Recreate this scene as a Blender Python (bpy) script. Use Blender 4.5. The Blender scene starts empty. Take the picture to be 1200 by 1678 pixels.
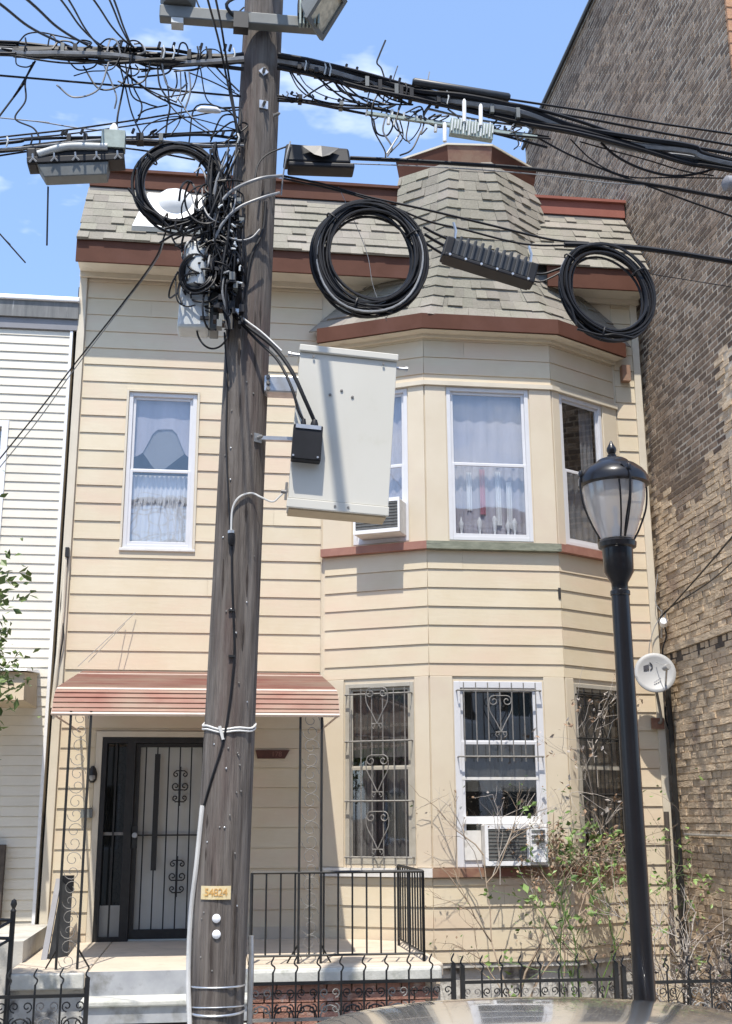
import bpy, math, random
from mathutils import Vector, Matrix
V = Vector
R = random.Random(11)
S = bpy.context.scene
COL = S.collection

# ------------------------------------------------------------------ camera
CAM_POS = V((0.0, 0.0, 2.4))
FPX, PCX, PCY = 1900.0, 600.0, 839.0          # focal length and centre in photo pixels
ROT = Matrix(((0.99199366, 0.02793987, 0.12315818),
              (-0.12621272, 0.25293029, 0.95921667),
              (-0.00435004, -0.96708099, 0.25443161)))   # rows: world axes; columns: right, down, forward
cd = bpy.data.cameras.new('camera'); cam = bpy.data.objects.new('camera', cd); COL.objects.link(cam)
rgt, dwn, fwd = (V([ROT[r][c] for r in range(3)]) for c in range(3))
m3 = Matrix((rgt, -dwn, -fwd)).transposed()
cam.matrix_world = Matrix.Translation(CAM_POS) @ m3.to_4x4()
cd.sensor_fit = 'VERTICAL'; cd.sensor_height = 36.0; cd.lens = FPX / 1678.0 * 36.0
cd.clip_start = 0.05; cd.clip_end = 3000
S.camera = cam

# ------------------------------------------------------------------ world, sun, exposure
TOSUN = V((-0.27, -1.0, 2.35)).normalized()
w = bpy.data.worlds.new('World'); S.world = w; w.use_nodes = True
nt = w.node_tree; nt.nodes.clear()
wo = nt.nodes.new('ShaderNodeOutputWorld'); bg = nt.nodes.new('ShaderNodeBackground')
sky = nt.nodes.new('ShaderNodeTexSky'); sky.sky_type = 'NISHITA'; sky.sun_disc = False
sky.sun_elevation = math.asin(TOSUN.z); sky.sun_rotation = math.atan2(TOSUN.x, TOSUN.y)
sky.air_density = 1.0; sky.dust_density = 1.2; sky.ozone_density = 1.6
tc = nt.nodes.new('ShaderNodeTexCoord'); mp = nt.nodes.new('ShaderNodeMapping')
mp.inputs['Scale'].default_value = (1.0, 1.0, 2.6); mp.inputs['Location'].default_value = (0.35, 0.1, 0.0)
nz = nt.nodes.new('ShaderNodeTexNoise'); nz.inputs['Scale'].default_value = 3.4
nz.inputs['Detail'].default_value = 6.0; nz.inputs['Roughness'].default_value = 0.55
rp = nt.nodes.new('ShaderNodeValToRGB')
rp.color_ramp.elements[0].position = 0.56; rp.color_ramp.elements[0].color = (0, 0, 0, 1)
rp.color_ramp.elements[1].position = 0.74; rp.color_ramp.elements[1].color = (1, 1, 1, 1)
mx = nt.nodes.new('ShaderNodeMix'); mx.data_type = 'RGBA'
mx.inputs['B'].default_value = (8.5, 8.8, 9.2, 1)
tint = nt.nodes.new('ShaderNodeMix'); tint.data_type = 'RGBA'; tint.blend_type = 'MULTIPLY'
tint.inputs['Factor'].default_value = 1.0; tint.inputs['B'].default_value = (0.9, 0.98, 1.06, 1)
L = nt.links.new
L(tc.outputs['Generated'], mp.inputs['Vector']); L(mp.outputs['Vector'], nz.inputs['Vector'])
L(nz.outputs['Fac'], rp.inputs['Fac']); L(rp.outputs['Color'], mx.inputs['Factor'])
veil = nt.nodes.new('ShaderNodeMix'); veil.data_type = 'RGBA'; veil.inputs['Factor'].default_value = 0.20
veil.inputs['B'].default_value = (4.5, 7.0, 12.0, 1)     # thin bright summer haze, the same all over the sky
L(sky.outputs['Color'], tint.inputs['A']); L(tint.outputs['Result'], veil.inputs['A']); L(veil.outputs['Result'], mx.inputs['A'])
L(mx.outputs['Result'], bg.inputs['Color']); L(bg.outputs['Background'], wo.inputs['Surface'])
bg.inputs['Strength'].default_value = 0.14
sl = bpy.data.lights.new('sun', 'SUN'); sl.energy = 4.1; sl.angle = math.radians(0.53); sl.color = (1.0, 0.94, 0.845)
so = bpy.data.objects.new('sun', sl); COL.objects.link(so); so.location = TOSUN * 40
so.rotation_euler = TOSUN.to_track_quat('Z', 'Y').to_euler()
S.view_settings.view_transform = 'Standard'; S.view_settings.look = 'None'
S.view_settings.exposure = 0.57; S.view_settings.gamma = 1.0; S.view_settings.use_curve_mapping = False

# ------------------------------------------------------------------ survey helpers: a sight line met with a plane of known distance
def ray(px, py):
    c = V((px - PCX, py - PCY, FPX)); return V([sum(ROT[r][k] * c[k] for k in range(3)) for r in range(3)])
def at(px, py, Y=6.9):
    d = ray(px, py); return CAM_POS + d * (Y / d.y)
def atX(px, py, X):
    d = ray(px, py); return CAM_POS + d * (X / d.x)
def proj(p):
    d = V(p) - CAM_POS
    f = d.dot(fwd); return PCX + FPX * d.dot(rgt) / f, PCY + FPX * d.dot(dwn) / f

# ------------------------------------------------------------------ materials
MATS = {}
def mat(name, col, rough=0.6, metal=0.0, var=0.18, scale=6.0, stretch=(1, 1, 1), col2=None, bump=0.0,
        bscale=60.0, bstretch=(1, 1, 1), rnd=0.0, spec=0.5, coat=0.0, col3=None, scale3=1.2, lo3=0.5, hi3=0.7,
        stretch3=(1, 1, 1), detail=5.0, hue=0.0):
    m = bpy.data.materials.new(name); m.use_nodes = True; MATS[name] = m
    n = m.node_tree.nodes; l = m.node_tree.links.new; b = n['Principled BSDF']
    geo = n.new('ShaderNodeNewGeometry')
    def noise(sc, st, det=detail, ro=0.6):
        q = n.new('ShaderNodeMapping'); q.inputs['Scale'].default_value = st
        l(geo.outputs['Position'], q.inputs['Vector'])
        x = n.new('ShaderNodeTexNoise'); x.inputs['Scale'].default_value = sc
        x.inputs['Detail'].default_value = det; x.inputs['Roughness'].default_value = ro
        l(q.outputs['Vector'], x.inputs['Vector']); return x
    a = noise(scale, stretch)
    r = n.new('ShaderNodeValToRGB'); r.color_ramp.elements[0].position = 0.3; r.color_ramp.elements[1].position = 0.7
    c2 = col2 or tuple(min(1, c * (1 + var)) for c in col)
    c1 = col if col2 else tuple(c * (1 - var) for c in col)
    r.color_ramp.elements[0].color = (*c1, 1); r.color_ramp.elements[1].color = (*c2, 1)
    l(a.outputs['Fac'], r.inputs['Fac']); out = r.outputs['Color']
    if col3:
        k = noise(scale3, stretch3); rr = n.new('ShaderNodeValToRGB')
        rr.color_ramp.elements[0].position = lo3; rr.color_ramp.elements[1].position = hi3
        l(k.outputs['Fac'], rr.inputs['Fac'])
        mm = n.new('ShaderNodeMix'); mm.data_type = 'RGBA'; mm.inputs['B'].default_value = (*col3, 1)
        l(rr.outputs['Color'], mm.inputs['Factor']); l(out, mm.inputs['A']); out = mm.outputs['Result']
    if rnd or hue:
        oi = n.new('ShaderNodeObjectInfo'); mr = n.new('ShaderNodeMapRange')
        mr.inputs['To Min'].default_value = 1 - rnd; mr.inputs['To Max'].default_value = 1 + rnd
        l(oi.outputs['Random'], mr.inputs['Value'])
        hs = n.new('ShaderNodeHueSaturation'); l(mr.outputs['Result'], hs.inputs['Value']); l(out, hs.inputs['Color'])
        if hue:
            mh = n.new('ShaderNodeMapRange'); mh.inputs['To Min'].default_value = 0.5 - hue; mh.inputs['To Max'].default_value = 0.5 + hue
            wn = n.new('ShaderNodeMath'); wn.operation = 'FRACT'; w2 = n.new('ShaderNodeMath'); w2.operation = 'MULTIPLY'
            w2.inputs[1].default_value = 7.31; l(oi.outputs['Random'], w2.inputs[0]); l(w2.outputs[0], wn.inputs[0])
            l(wn.outputs[0], mh.inputs['Value']); l(mh.outputs['Result'], hs.inputs['Hue'])
        out = hs.outputs['Color']
    l(out, b.inputs['Base Color'])
    b.inputs['Roughness'].default_value = rough; b.inputs['Metallic'].default_value = metal
    b.inputs['Specular IOR Level'].default_value = spec
    if coat: b.inputs['Coat Weight'].default_value = coat; b.inputs['Coat Roughness'].default_value = 0.03
    if bump:
        k = noise(bscale, bstretch, 6.0); bp = n.new('ShaderNodeBump'); bp.inputs['Strength'].default_value = bump
        bp.inputs['Distance'].default_value = 0.02
        l(k.outputs['Fac'], bp.inputs['Height']); l(bp.outputs['Normal'], b.inputs['Normal'])
    return m

def glassmat(name, tintc, clear=1.0, rough=0.02, body=None, ior=1.5):
    m = bpy.data.materials.new(name); m.use_nodes = True; MATS[name] = m
    n = m.node_tree.nodes; l = m.node_tree.links.new; n.clear()
    o = n.new('ShaderNodeOutputMaterial'); t = n.new('ShaderNodeBsdfTransparent'); g = n.new('ShaderNodeBsdfGlossy')
    t.inputs['Color'].default_value = (*tintc, 1); g.inputs['Roughness'].default_value = rough
    lw = n.new('ShaderNodeLayerWeight'); lw.inputs['Blend'].default_value = 0.5
    pw = n.new('ShaderNodeMath'); pw.operation = 'POWER'; pw.inputs[1].default_value = 5.0; l(lw.outputs['Facing'], pw.inputs[0])
    f = n.new('ShaderNodeMath'); f.operation = 'MULTIPLY_ADD'; f.inputs[1].default_value = 0.87; f.inputs[2].default_value = 0.13; l(pw.outputs[0], f.inputs[0])
    geo = n.new('ShaderNodeNewGeometry'); z = n.new('ShaderNodeTexNoise'); z.inputs['Scale'].default_value = 1.7
    l(geo.outputs['Position'], z.inputs['Vector'])
    bp = n.new('ShaderNodeBump'); bp.inputs['Strength'].default_value = 0.05; bp.inputs['Distance'].default_value = 0.05
    l(z.outputs['Fac'], bp.inputs['Height']); l(bp.outputs['Normal'], g.inputs['Normal'])
    mix = n.new('ShaderNodeMixShader'); l(f.outputs[0], mix.inputs[0])
    inner = t.outputs[0]
    if body:
        d = n.new('ShaderNodeBsdfDiffuse'); d.inputs['Color'].default_value = (*body, 1)
        tr = n.new('ShaderNodeBsdfTranslucent'); tr.inputs['Color'].default_value = (*body, 1)
        ad = n.new('ShaderNodeMixShader'); ad.inputs[0].default_value = 0.5
        l(d.outputs[0], ad.inputs[1]); l(tr.outputs[0], ad.inputs[2])
        m2 = n.new('ShaderNodeMixShader'); m2.inputs[0].default_value = 1 - clear
        l(t.outputs[0], m2.inputs[1]); l(ad.outputs[0], m2.inputs[2]); inner = m2.outputs[0]
    l(inner, mix.inputs[1]); l(g.outputs[0], mix.inputs[2]); l(mix.outputs[0], o.inputs['Surface'])
    return m

mat('siding', (0.60, 0.51, 0.36), 0.5, spec=0.3, col2=(0.645, 0.565, 0.425), scale=2.5, col3=(0.63, 0.495, 0.37), scale3=0.9, lo3=0.45, hi3=0.75,
    stretch3=(1, 1, 3), bump=0.07, bscale=9, bstretch=(0.4, 0.4, 4), rnd=0.035)
mat('siding_panel', (0.61, 0.525, 0.395), 0.5, spec=0.3, col2=(0.66, 0.58, 0.45), scale=2.0, col3=(0.60, 0.495, 0.39), scale3=1.3, lo3=0.5, hi3=0.8, bump=0.03, bscale=7)
mat('neighbour_siding', (0.66, 0.615, 0.515), 0.5, col2=(0.72, 0.675, 0.575), scale=3, rnd=0.03, bump=0.04, bscale=9, bstretch=(0.4, 0.4, 4))
mat('cream_trim', (0.62, 0.555, 0.44), 0.5, var=0.06, scale=4)
mat('white_trim', (0.80, 0.80, 0.80), 0.4, var=0.04, scale=5)
mat('white_vinyl', (0.64, 0.64, 0.655), 0.4, var=0.03)
mat('worn_white', (0.62, 0.60, 0.56), 0.6, col2=(0.74, 0.72, 0.68), scale=12, col3=(0.30, 0.27, 0.22), scale3=6, lo3=0.58, hi3=0.72)
mat('old_frame', (0.36, 0.33, 0.27), 0.6, col2=(0.44, 0.41, 0.35), scale=8)
mat('brown_fascia', (0.092, 0.038, 0.024), 0.65, spec=0.15, col2=(0.12, 0.052, 0.034), scale=3, col3=(0.125, 0.058, 0.043), scale3=1.3, lo3=0.5, hi3=0.75)
mat('red_fascia', (0.25, 0.085, 0.06), 0.55, spec=0.25, col2=(0.30, 0.11, 0.08), scale=3)
mat('rusty_fascia', (0.24, 0.12, 0.075), 0.7, col2=(0.30, 0.20, 0.13), scale=5, col3=(0.18, 0.075, 0.055), scale3=3, lo3=0.45, hi3=0.6)
mat('sill_red', (0.27, 0.125, 0.092), 0.65, col2=(0.36, 0.18, 0.135), scale=6)
mat('sill_green', (0.13, 0.14, 0.10), 0.7, col2=(0.27, 0.28, 0.21), scale=7, stretch=(1, 1, 3), col3=(0.08, 0.09, 0.07), scale3=9, lo3=0.6, hi3=0.66, stretch3=(0.4, 0.4, 3))
mat('soffit', (0.62, 0.56, 0.45), 0.6, var=0.1, scale=3, col3=(0.34, 0.30, 0.22), scale3=2.5, lo3=0.55, hi3=0.75)
mat('shingle', (0.195, 0.180, 0.143), 0.9, col2=(0.262, 0.245, 0.198), scale=45, rnd=0.13, hue=0.012, bump=0.35, bscale=160,
    col3=(0.28, 0.25, 0.215), scale3=1.6, lo3=0.45, hi3=0.7)
mat('roof_membrane', (0.12, 0.115, 0.11), 0.9)
mat('brick', (0.075, 0.052, 0.037), 0.9, col2=(0.18, 0.125, 0.088), scale=25, rnd=0.32, hue=0.012, bump=0.5, bscale=90)
mat('brick_field', (0.13, 0.090, 0.062), 0.9, col2=(0.27, 0.195, 0.138), scale=7.5, detail=4, bump=0.5, bscale=90, col3=(0.34, 0.265, 0.205), scale3=5.5, lo3=0.55, hi3=0.68)
mat('parged_brick', (0.45, 0.345, 0.235), 0.95, col2=(0.64, 0.505, 0.35), scale=9, rnd=0.14, bump=0.9, bscale=28, bstretch=(1, 0.5, 1.3),
    col3=(0.33, 0.24, 0.175), scale3=2.0, lo3=0.5, hi3=0.7)
mat('brick_dark', (0.085, 0.060, 0.042), 0.9, col2=(0.17, 0.12, 0.085), scale=9, detail=4, bump=0.5, bscale=90)
mat('brick_pale', (0.22, 0.162, 0.115), 0.9, col2=(0.36, 0.275, 0.205), scale=9, detail=4, bump=0.5, bscale=90)
mat('mortar', (0.54, 0.46, 0.355), 0.95, col2=(0.72, 0.63, 0.50), scale=5, bump=0.7, bscale=50, col3=(0.36, 0.27, 0.19), scale3=1.3, lo3=0.45, hi3=0.65)
mat('parge', (0.40, 0.31, 0.215), 0.95, col2=(0.60, 0.48, 0.34), scale=7, bump=1.0, bscale=24, bstretch=(1, 0.35, 1.6))
mat('orange_brick', (0.42, 0.22, 0.12), 0.9, col2=(0.50, 0.29, 0.17), scale=20, rnd=0.15, bump=0.3)
mat('red_brick', (0.30, 0.14, 0.10), 0.9, col2=(0.40, 0.22, 0.16), scale=18, rnd=0.3, bump=0.5, bscale=70, col3=(0.55, 0.48, 0.42), scale3=8, lo3=0.58, hi3=0.72)
mat('pole_wood', (0.058, 0.046, 0.039), 0.9, col2=(0.225, 0.197, 0.172), scale=9.0, stretch=(3.4, 3.4, 0.2), bump=1.0, bscale=26, bstretch=(3, 3, 0.12),
    col3=(0.125, 0.082, 0.072), scale3=1.7, lo3=0.52, hi3=0.72, stretch3=(2.2, 2.2, 0.3), detail=8)
mat('pole_knot', (0.045, 0.035, 0.03), 0.95, var=0.3, scale=20)
mat('black_cable', (0.011, 0.011, 0.013), 0.5, var=0.35, scale=9, spec=0.3)
mat('grey_cable', (0.24, 0.245, 0.25), 0.45, var=0.3, scale=11)
mat('white_cable', (0.62, 0.61, 0.58), 0.5, var=0.12)
mat('black_plastic', (0.014, 0.014, 0.016), 0.5, var=0.25, scale=7, spec=0.3)
mat('ribbed_plastic', (0.03, 0.032, 0.035), 0.45, var=0.25, scale=7)
mat('grey_plastic', (0.15, 0.16, 0.155), 0.55, var=0.2, scale=6)
mat('pale_grey_plastic', (0.52, 0.54, 0.53), 0.5, var=0.12, scale=7)
mat('galvanised', (0.52, 0.53, 0.54), 0.35, metal=0.75, var=0.16, scale=14)
mat('steel_band', (0.55, 0.55, 0.55), 0.3, metal=0.9, var=0.1)
mat('cabinet_paint', (0.59, 0.57, 0.50), 0.55, spec=0.3, col2=(0.625, 0.605, 0.54), scale=1.6, bump=0.02, bscale=6, col3=(0.53, 0.51, 0.42), scale3=3.5, lo3=0.62, hi3=0.85)
mat('lamp_black', (0.010, 0.009, 0.010), 0.32, var=0.2, scale=4, coat=0.25, spec=0.35)
mat('iron_black', (0.016, 0.016, 0.016), 0.5, var=0.3, scale=16)
mat('iron_grey', (0.20, 0.19, 0.175), 0.55, var=0.25, scale=22, col3=(0.10, 0.075, 0.055), scale3=14, lo3=0.62, hi3=0.72)
mat('door_grey', (0.52, 0.52, 0.48), 0.5, var=0.07, scale=3)
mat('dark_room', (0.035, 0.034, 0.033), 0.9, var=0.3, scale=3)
mat('lace', (0.66, 0.66, 0.69), 0.9, col2=(0.80, 0.80, 0.82), scale=9, stretch=(3, 3, 0.35), bump=0.3, bscale=14, bstretch=(3, 3, 0.2))
mat('lilac_curtain', (0.40, 0.385, 0.44), 0.9, col2=(0.50, 0.47, 0.52), scale=5, stretch=(3, 3, 0.3), bump=0.3, bscale=10, bstretch=(3, 3, 0.2))
mat('pink_cloth', (0.50, 0.22, 0.28), 0.9, var=0.2, scale=8)
mat('dark_curtain', (0.085, 0.08, 0.075), 0.9, col2=(0.14, 0.135, 0.125), scale=6, stretch=(3, 3, 0.25), bump=0.4, bscale=12, bstretch=(3, 3, 0.2))
mat('grey_blind', (0.24, 0.24, 0.25), 0.85, var=0.08, scale=4)
mat('awning_red', (0.25, 0.11, 0.082), 0.65, spec=0.25, col2=(0.34, 0.185, 0.14), scale=5, stretch=(0.5, 1, 1), rnd=0.10, col3=(0.33, 0.24, 0.18), scale3=2.6, lo3=0.42, hi3=0.66, stretch3=(0.45, 1, 1))
mat('awning_white', (0.56, 0.45, 0.38), 0.6, spec=0.3, col2=(0.66, 0.55, 0.47), scale=6, stretch=(0.5, 1, 1), col3=(0.40, 0.29, 0.23), scale3=3, lo3=0.55, hi3=0.75)
mat('concrete', (0.46, 0.44, 0.40), 0.9, col2=(0.56, 0.54, 0.49), scale=5, bump=0.25, bscale=60, col3=(0.29, 0.28, 0.25), scale3=2.2, lo3=0.52, hi3=0.7)
mat('porch_paint', (0.50, 0.43, 0.34), 0.8, col2=(0.58, 0.50, 0.40), scale=3, bump=0.1, col3=(0.40, 0.36, 0.29), scale3=4, lo3=0.55, hi3=0.75)
mat('grey_step', (0.30, 0.31, 0.33), 0.85, col2=(0.40, 0.41, 0.425), scale=6, col3=(0.20, 0.20, 0.19), scale3=5, lo3=0.52, hi3=0.7)
mat('stone_nosing', (0.44, 0.44, 0.40), 0.85, col2=(0.58, 0.57, 0.52), scale=9, col3=(0.25, 0.26, 0.21), scale3=5, lo3=0.55, hi3=0.75, bump=0.2)
mat('foundation', (0.46, 0.45, 0.42), 0.9, col2=(0.60, 0.59, 0.55), scale=5, bump=0.6, bscale=18, col3=(0.14, 0.13, 0.12), scale3=3, lo3=0.52, hi3=0.62)
mat('asphalt', (0.115, 0.11, 0.105), 0.95, var=0.25, scale=30, bump=0.4, bscale=200)
mat('soil', (0.17, 0.135, 0.10), 0.98, var=0.35, scale=12, bump=0.6, bscale=40)
mat('twig', (0.20, 0.15, 0.105), 0.9, col2=(0.31, 0.245, 0.18), scale=14)
mat('twig_pale', (0.40, 0.36, 0.32), 0.9, var=0.2, scale=14)
mat('twig_dark', (0.075, 0.06, 0.05), 0.9, var=0.3, scale=14)
mat('dry_leaf', (0.30, 0.20, 0.13), 0.9, var=0.35, scale=20)
mat('leaf', (0.055, 0.105, 0.024), 0.55, col2=(0.115, 0.19, 0.04), scale=9)
mat('leaf_light', (0.14, 0.23, 0.055), 0.5, col2=(0.24, 0.34, 0.10), scale=9)
mat('leaf_tree', (0.07, 0.115, 0.03), 0.5, col2=(0.19, 0.25, 0.075), scale=4)
mat('bark', (0.12, 0.095, 0.075), 0.9, var=0.3, scale=10, stretch=(2, 2, 0.4), bump=0.6)
mat('car_paint', (0.78, 0.785, 0.79), 0.12, metal=0.85, var=0.02, coat=1.0)
mat('car_glass', (0.01, 0.012, 0.012), 0.03, var=0.1, coat=0.5)
mat('rubber', (0.02, 0.02, 0.02), 0.85, var=0.2)
mat('dish_grey', (0.35, 0.35, 0.345), 0.5, var=0.05)
mat('ink', (0.05, 0.05, 0.06), 0.6, var=0.1)
mat('tag_yellow', (0.62, 0.47, 0.20), 0.6, col2=(0.70, 0.60, 0.40), scale=22)
mat('tag_orange', (0.58, 0.33, 0.10), 0.6, var=0.1)
mat('plaque_brown', (0.085, 0.03, 0.018), 0.5, var=0.25, scale=14)
mat('plaque_mark', (0.24, 0.11, 0.085), 0.6, var=0.1)
mat('board_grey', (0.22, 0.22, 0.235), 0.6, var=0.1, scale=3)
mat('terminal_white', (0.66, 0.68, 0.66), 0.45, var=0.1, scale=14)
mat('strip_green', (0.30, 0.36, 0.33), 0.5, var=0.2, scale=14)
mat('cornice_grey', (0.13, 0.135, 0.135), 0.8, col2=(0.21, 0.21, 0.205), scale=6, stretch=(4, 4, 0.4), col3=(0.42, 0.42, 0.40), scale3=7, lo3=0.64, hi3=0.72, stretch3=(5, 5, 0.3))
mat('lens_cream', (0.60, 0.55, 0.42), 0.25, var=0.3, scale=25)
mat('hood_tan', (0.46, 0.37, 0.25), 0.7, var=0.1)
mat('skylight_white', (0.80, 0.79, 0.76), 0.4, var=0.05)
mat('brick_far', (0.34, 0.22, 0.17), 0.9, var=0.25, scale=6)
mat('clap_far', (0.60, 0.60, 0.57), 0.7, var=0.06, scale=2)
mat('stucco_far', (0.56, 0.49, 0.40), 0.9, var=0.1, scale=3)
glassmat('window_glass', (0.95, 0.96, 0.965))
glassmat('lamp_globe', (0.92, 0.91, 0.90), clear=0.48, rough=0.12, body=(0.88, 0.86, 0.84))

# ------------------------------------------------------------------ mesh builder and object bookkeeping
WLOC = {}
class MB:
    def __init__(s): s.v = []; s.f = []; s.smooth = False
    def add(s, vs, fs):
        o = len(s.v); s.v += [V(p) for p in vs]; s.f += [tuple(i + o for i in f) for f in fs]; return s
    def hexa(s, p):   # 8 points: bottom ring 0-3, top ring 4-7
        return s.add(p, [(3, 2, 1, 0), (4, 5, 6, 7), (0, 1, 5, 4), (1, 2, 6, 5), (2, 3, 7, 6), (3, 0, 4, 7)])
    def box(s, x0, x1, y0, y1, z0, z1):
        return s.hexa([(x0, y0, z0), (x1, y0, z0), (x1, y1, z0), (x0, y1, z0), (x0, y0, z1), (x1, y0, z1), (x1, y1, z1), (x0, y1, z1)])
    def fbox(s, F, u0, u1, d0, d1, z0, z1):   # box in a facade's own frame
        return s.hexa([F.pt(u0, d1, z0), F.pt(u1, d1, z0), F.pt(u1, d0, z0), F.pt(u0, d0, z0),
                       F.pt(u0, d1, z1), F.pt(u1, d1, z1), F.pt(u1, d0, z1), F.pt(u0, d0, z1)])
    def prism(s, poly, z0, z1):
        n = len(poly); o = [(p[0], p[1], z0) for p in poly] + [(p[0], p[1], z1) for p in poly]
        return s.add(o, [tuple(range(n))[::-1], tuple(range(n, 2 * n))] + [(i, (i + 1) % n, (i + 1) % n + n, i + n) for i in range(n)])
    def tube(s, pts, r, sides=6, closed=False):
        pts = [V(p) for p in pts]; n = len(pts)
        rr = r if isinstance(r, (list, tuple)) else [r] * n
        tans = []
        for i in range(n):
            a = pts[(i - 1) % n] if (closed or i > 0) else pts[i]
            b = pts[(i + 1) % n] if (closed or i < n - 1) else pts[i]
            t = b - a; tans.append(t.normalized() if t.length > 1e-9 else V((0, 0, 1)))
        up = V((0, 0, 1)) if abs(tans[0].z) < 0.9 else V((0, 1, 0))
        nrm = tans[0].cross(up).normalized(); vs = []
        for i in range(n):
            nrm = (nrm - tans[i] * nrm.dot(tans[i]))
            nrm = nrm.normalized() if nrm.length > 1e-6 else tans[i].orthogonal().normalized()
            bn = tans[i].cross(nrm)
            for k in range(sides):
                a = 2 * math.pi * k / sides
                vs.append(pts[i] + (nrm * math.cos(a) + bn * math.sin(a)) * rr[i])
        fs = []
        for i in range(n if closed else n - 1):
            j = (i + 1) % n
            for k in range(sides):
                k2 = (k + 1) % sides; fs.append((i * sides + k, i * sides + k2, j * sides + k2, j * sides + k))
        if not closed:
            fs.append(tuple(range(sides))[::-1]); fs.append(tuple((n - 1) * sides + k for k in range(sides)))
        s.smooth = s.smooth or sides > 4
        return s.add(vs, fs)
    def lathe(s, base, prof, n=28, axis=None, xdir=None):   # prof: (radius, height) pairs
        ax = (axis or V((0, 0, 1))).normalized(); x = xdir or ax.orthogonal().normalized(); y = ax.cross(x); base = V(base)
        vs = []
        for r, h in prof:
            for k in range(n):
                a = 2 * math.pi * k / n; vs.append(base + ax * h + (x * math.cos(a) + y * math.sin(a)) * r)
        fs = [(i * n + k, i * n + (k + 1) % n, (i + 1) * n + (k + 1) % n, (i + 1) * n + k) for i in range(len(prof) - 1) for k in range(n)]
        fs.append(tuple(range(n))[::-1]); fs.append(tuple((len(prof) - 1) * n + k for k in range(n)))
        s.smooth = True
        return s.add(vs, fs)
    def build(s, name, material, parent=None, kind=None, bevel=0.0):
        c = sum(s.v, V()) / max(1, len(s.v))
        me = bpy.data.meshes.new(name); me.from_pydata([tuple(p - c) for p in s.v], [], s.f); me.update()
        me.materials.append(MATS[material])
        if s.smooth:
            me.polygons.foreach_set('use_smooth', [True] * len(me.polygons))
            me.set_sharp_from_angle(angle=math.radians(42))
        o = bpy.data.objects.new(name, me); COL.objects.link(o)
        if parent: o.parent = parent; o.location = c - WLOC[parent]
        else: o.location = c
        WLOC[o] = c
        if kind: o['kind'] = kind
        if bevel:
            b = o.modifiers.new('bevel', 'BEVEL'); b.width = bevel; b.segments = 2; b.limit_method = 'ANGLE'
        return o
def thing(name, label, cat, loc=(0, 0, 0), group=None):
    o = bpy.data.objects.new(name, None); COL.objects.link(o); o.location = loc; o.empty_display_size = 0.1
    WLOC[o] = V(loc); return tag(o, label, cat, group)
def tag(o, label, cat, group=None):
    o['label'] = label; o['category'] = cat
    if group: o['group'] = group
    return o
def piece(mesh, name, parent, pos, M=None):   # a piece that shares mesh data
    o = bpy.data.objects.new(name, mesh); COL.objects.link(o); o.parent = parent
    o.location = V(pos) - WLOC[parent]
    if M is not None: o.rotation_euler = M.to_euler()
    WLOC[o] = V(pos); return o
class Face:
    def __init__(s, x0, y0, x1, y1):
        s.o = V((x0, y0, 0)); d = V((x1 - x0, y1 - y0, 0)); s.len = d.length; s.t = d.normalized(); s.n = V((s.t.y, -s.t.x, 0))
    def pt(s, u, d, z): return s.o + s.t * u + s.n * d + V((0, 0, z))
    def u_at(s, px, py):   # where a sight line meets this facade
        r = ray(px, py); k = (s.o - CAM_POS).dot(s.n) / r.dot(s.n); p = CAM_POS + r * k
        return (p - s.o).dot(s.t), p.z
def rects(u0, u1, z0, z1, holes):
    us = sorted({u0, u1} | {min(max(h[i], u0), u1) for h in holes for i in (0, 1)}); out = []
    for a, b in zip(us, us[1:]):
        if b - a < 1e-4: continue
        m = (a + b) / 2; segs = [(z0, z1)]
        for h in holes:
            if h[0] < m < h[1]:
                ns = []
                for p, q in segs:
                    if h[2] >= q or h[3] <= p: ns.append((p, q)); continue
                    if h[2] > p: ns.append((p, h[2]))
                    if h[3] < q: ns.append((h[3], q))
                segs = ns
        segs = [x for x in segs if x[1] - x[0] > 0.004]
        if out and out[-1][2] == segs and abs(out[-1][1] - a) < 1e-6: out[-1] = (out[-1][0], b, segs)
        else: out.append((a, b, segs))
    return [(a, b, p, q) for a, b, sg in out for p, q in sg]
def smooth(pts, n=8):
    pts = [V(p) for p in pts]
    if len(pts) < 3: return [pts[0].lerp(pts[-1], i / n) for i in range(n + 1)]
    q = [pts[0] * 2 - pts[1]] + pts + [pts[-1] * 2 - pts[-2]]; out = []
    for i in range(1, len(q) - 2):
        a, b, c, d = q[i - 1:i + 3]
        for k in range(n):
            t = k / n
            out.append(0.5 * ((2 * b) + (c - a) * t + (2 * a - 5 * b + 4 * c - d) * t * t + (3 * b - a - 3 * c + d) * t ** 3))
    out.append(pts[-1]); return out

# ------------------------------------------------------------------ ground
def ground(name, m, x0, x1, y0, y1, z0, z1): return MB().box(x0, x1, y0, y1, z0, z1).build(name, m, kind='structure')
ground('ground', 'soil', -900, 900, -900, 1500, -0.5, -0.02)
ground('road', 'asphalt', -60, 60, -4.6, 6.48, -0.015, 0.0)
ground('kerb', 'concrete', -60, 60, 6.48, 6.63, -0.01, 0.14)
for i in range(40): ground('pavement_slab', 'concrete', -12 + i * 0.7, -12 + i * 0.7 + 0.69, 6.635, 9.02, 0.0, 0.134 + R.uniform(0, 0.006))
ground('front_yard', 'soil', -12, 16, 9.03, 12.9, -0.01, 0.13)

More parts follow.
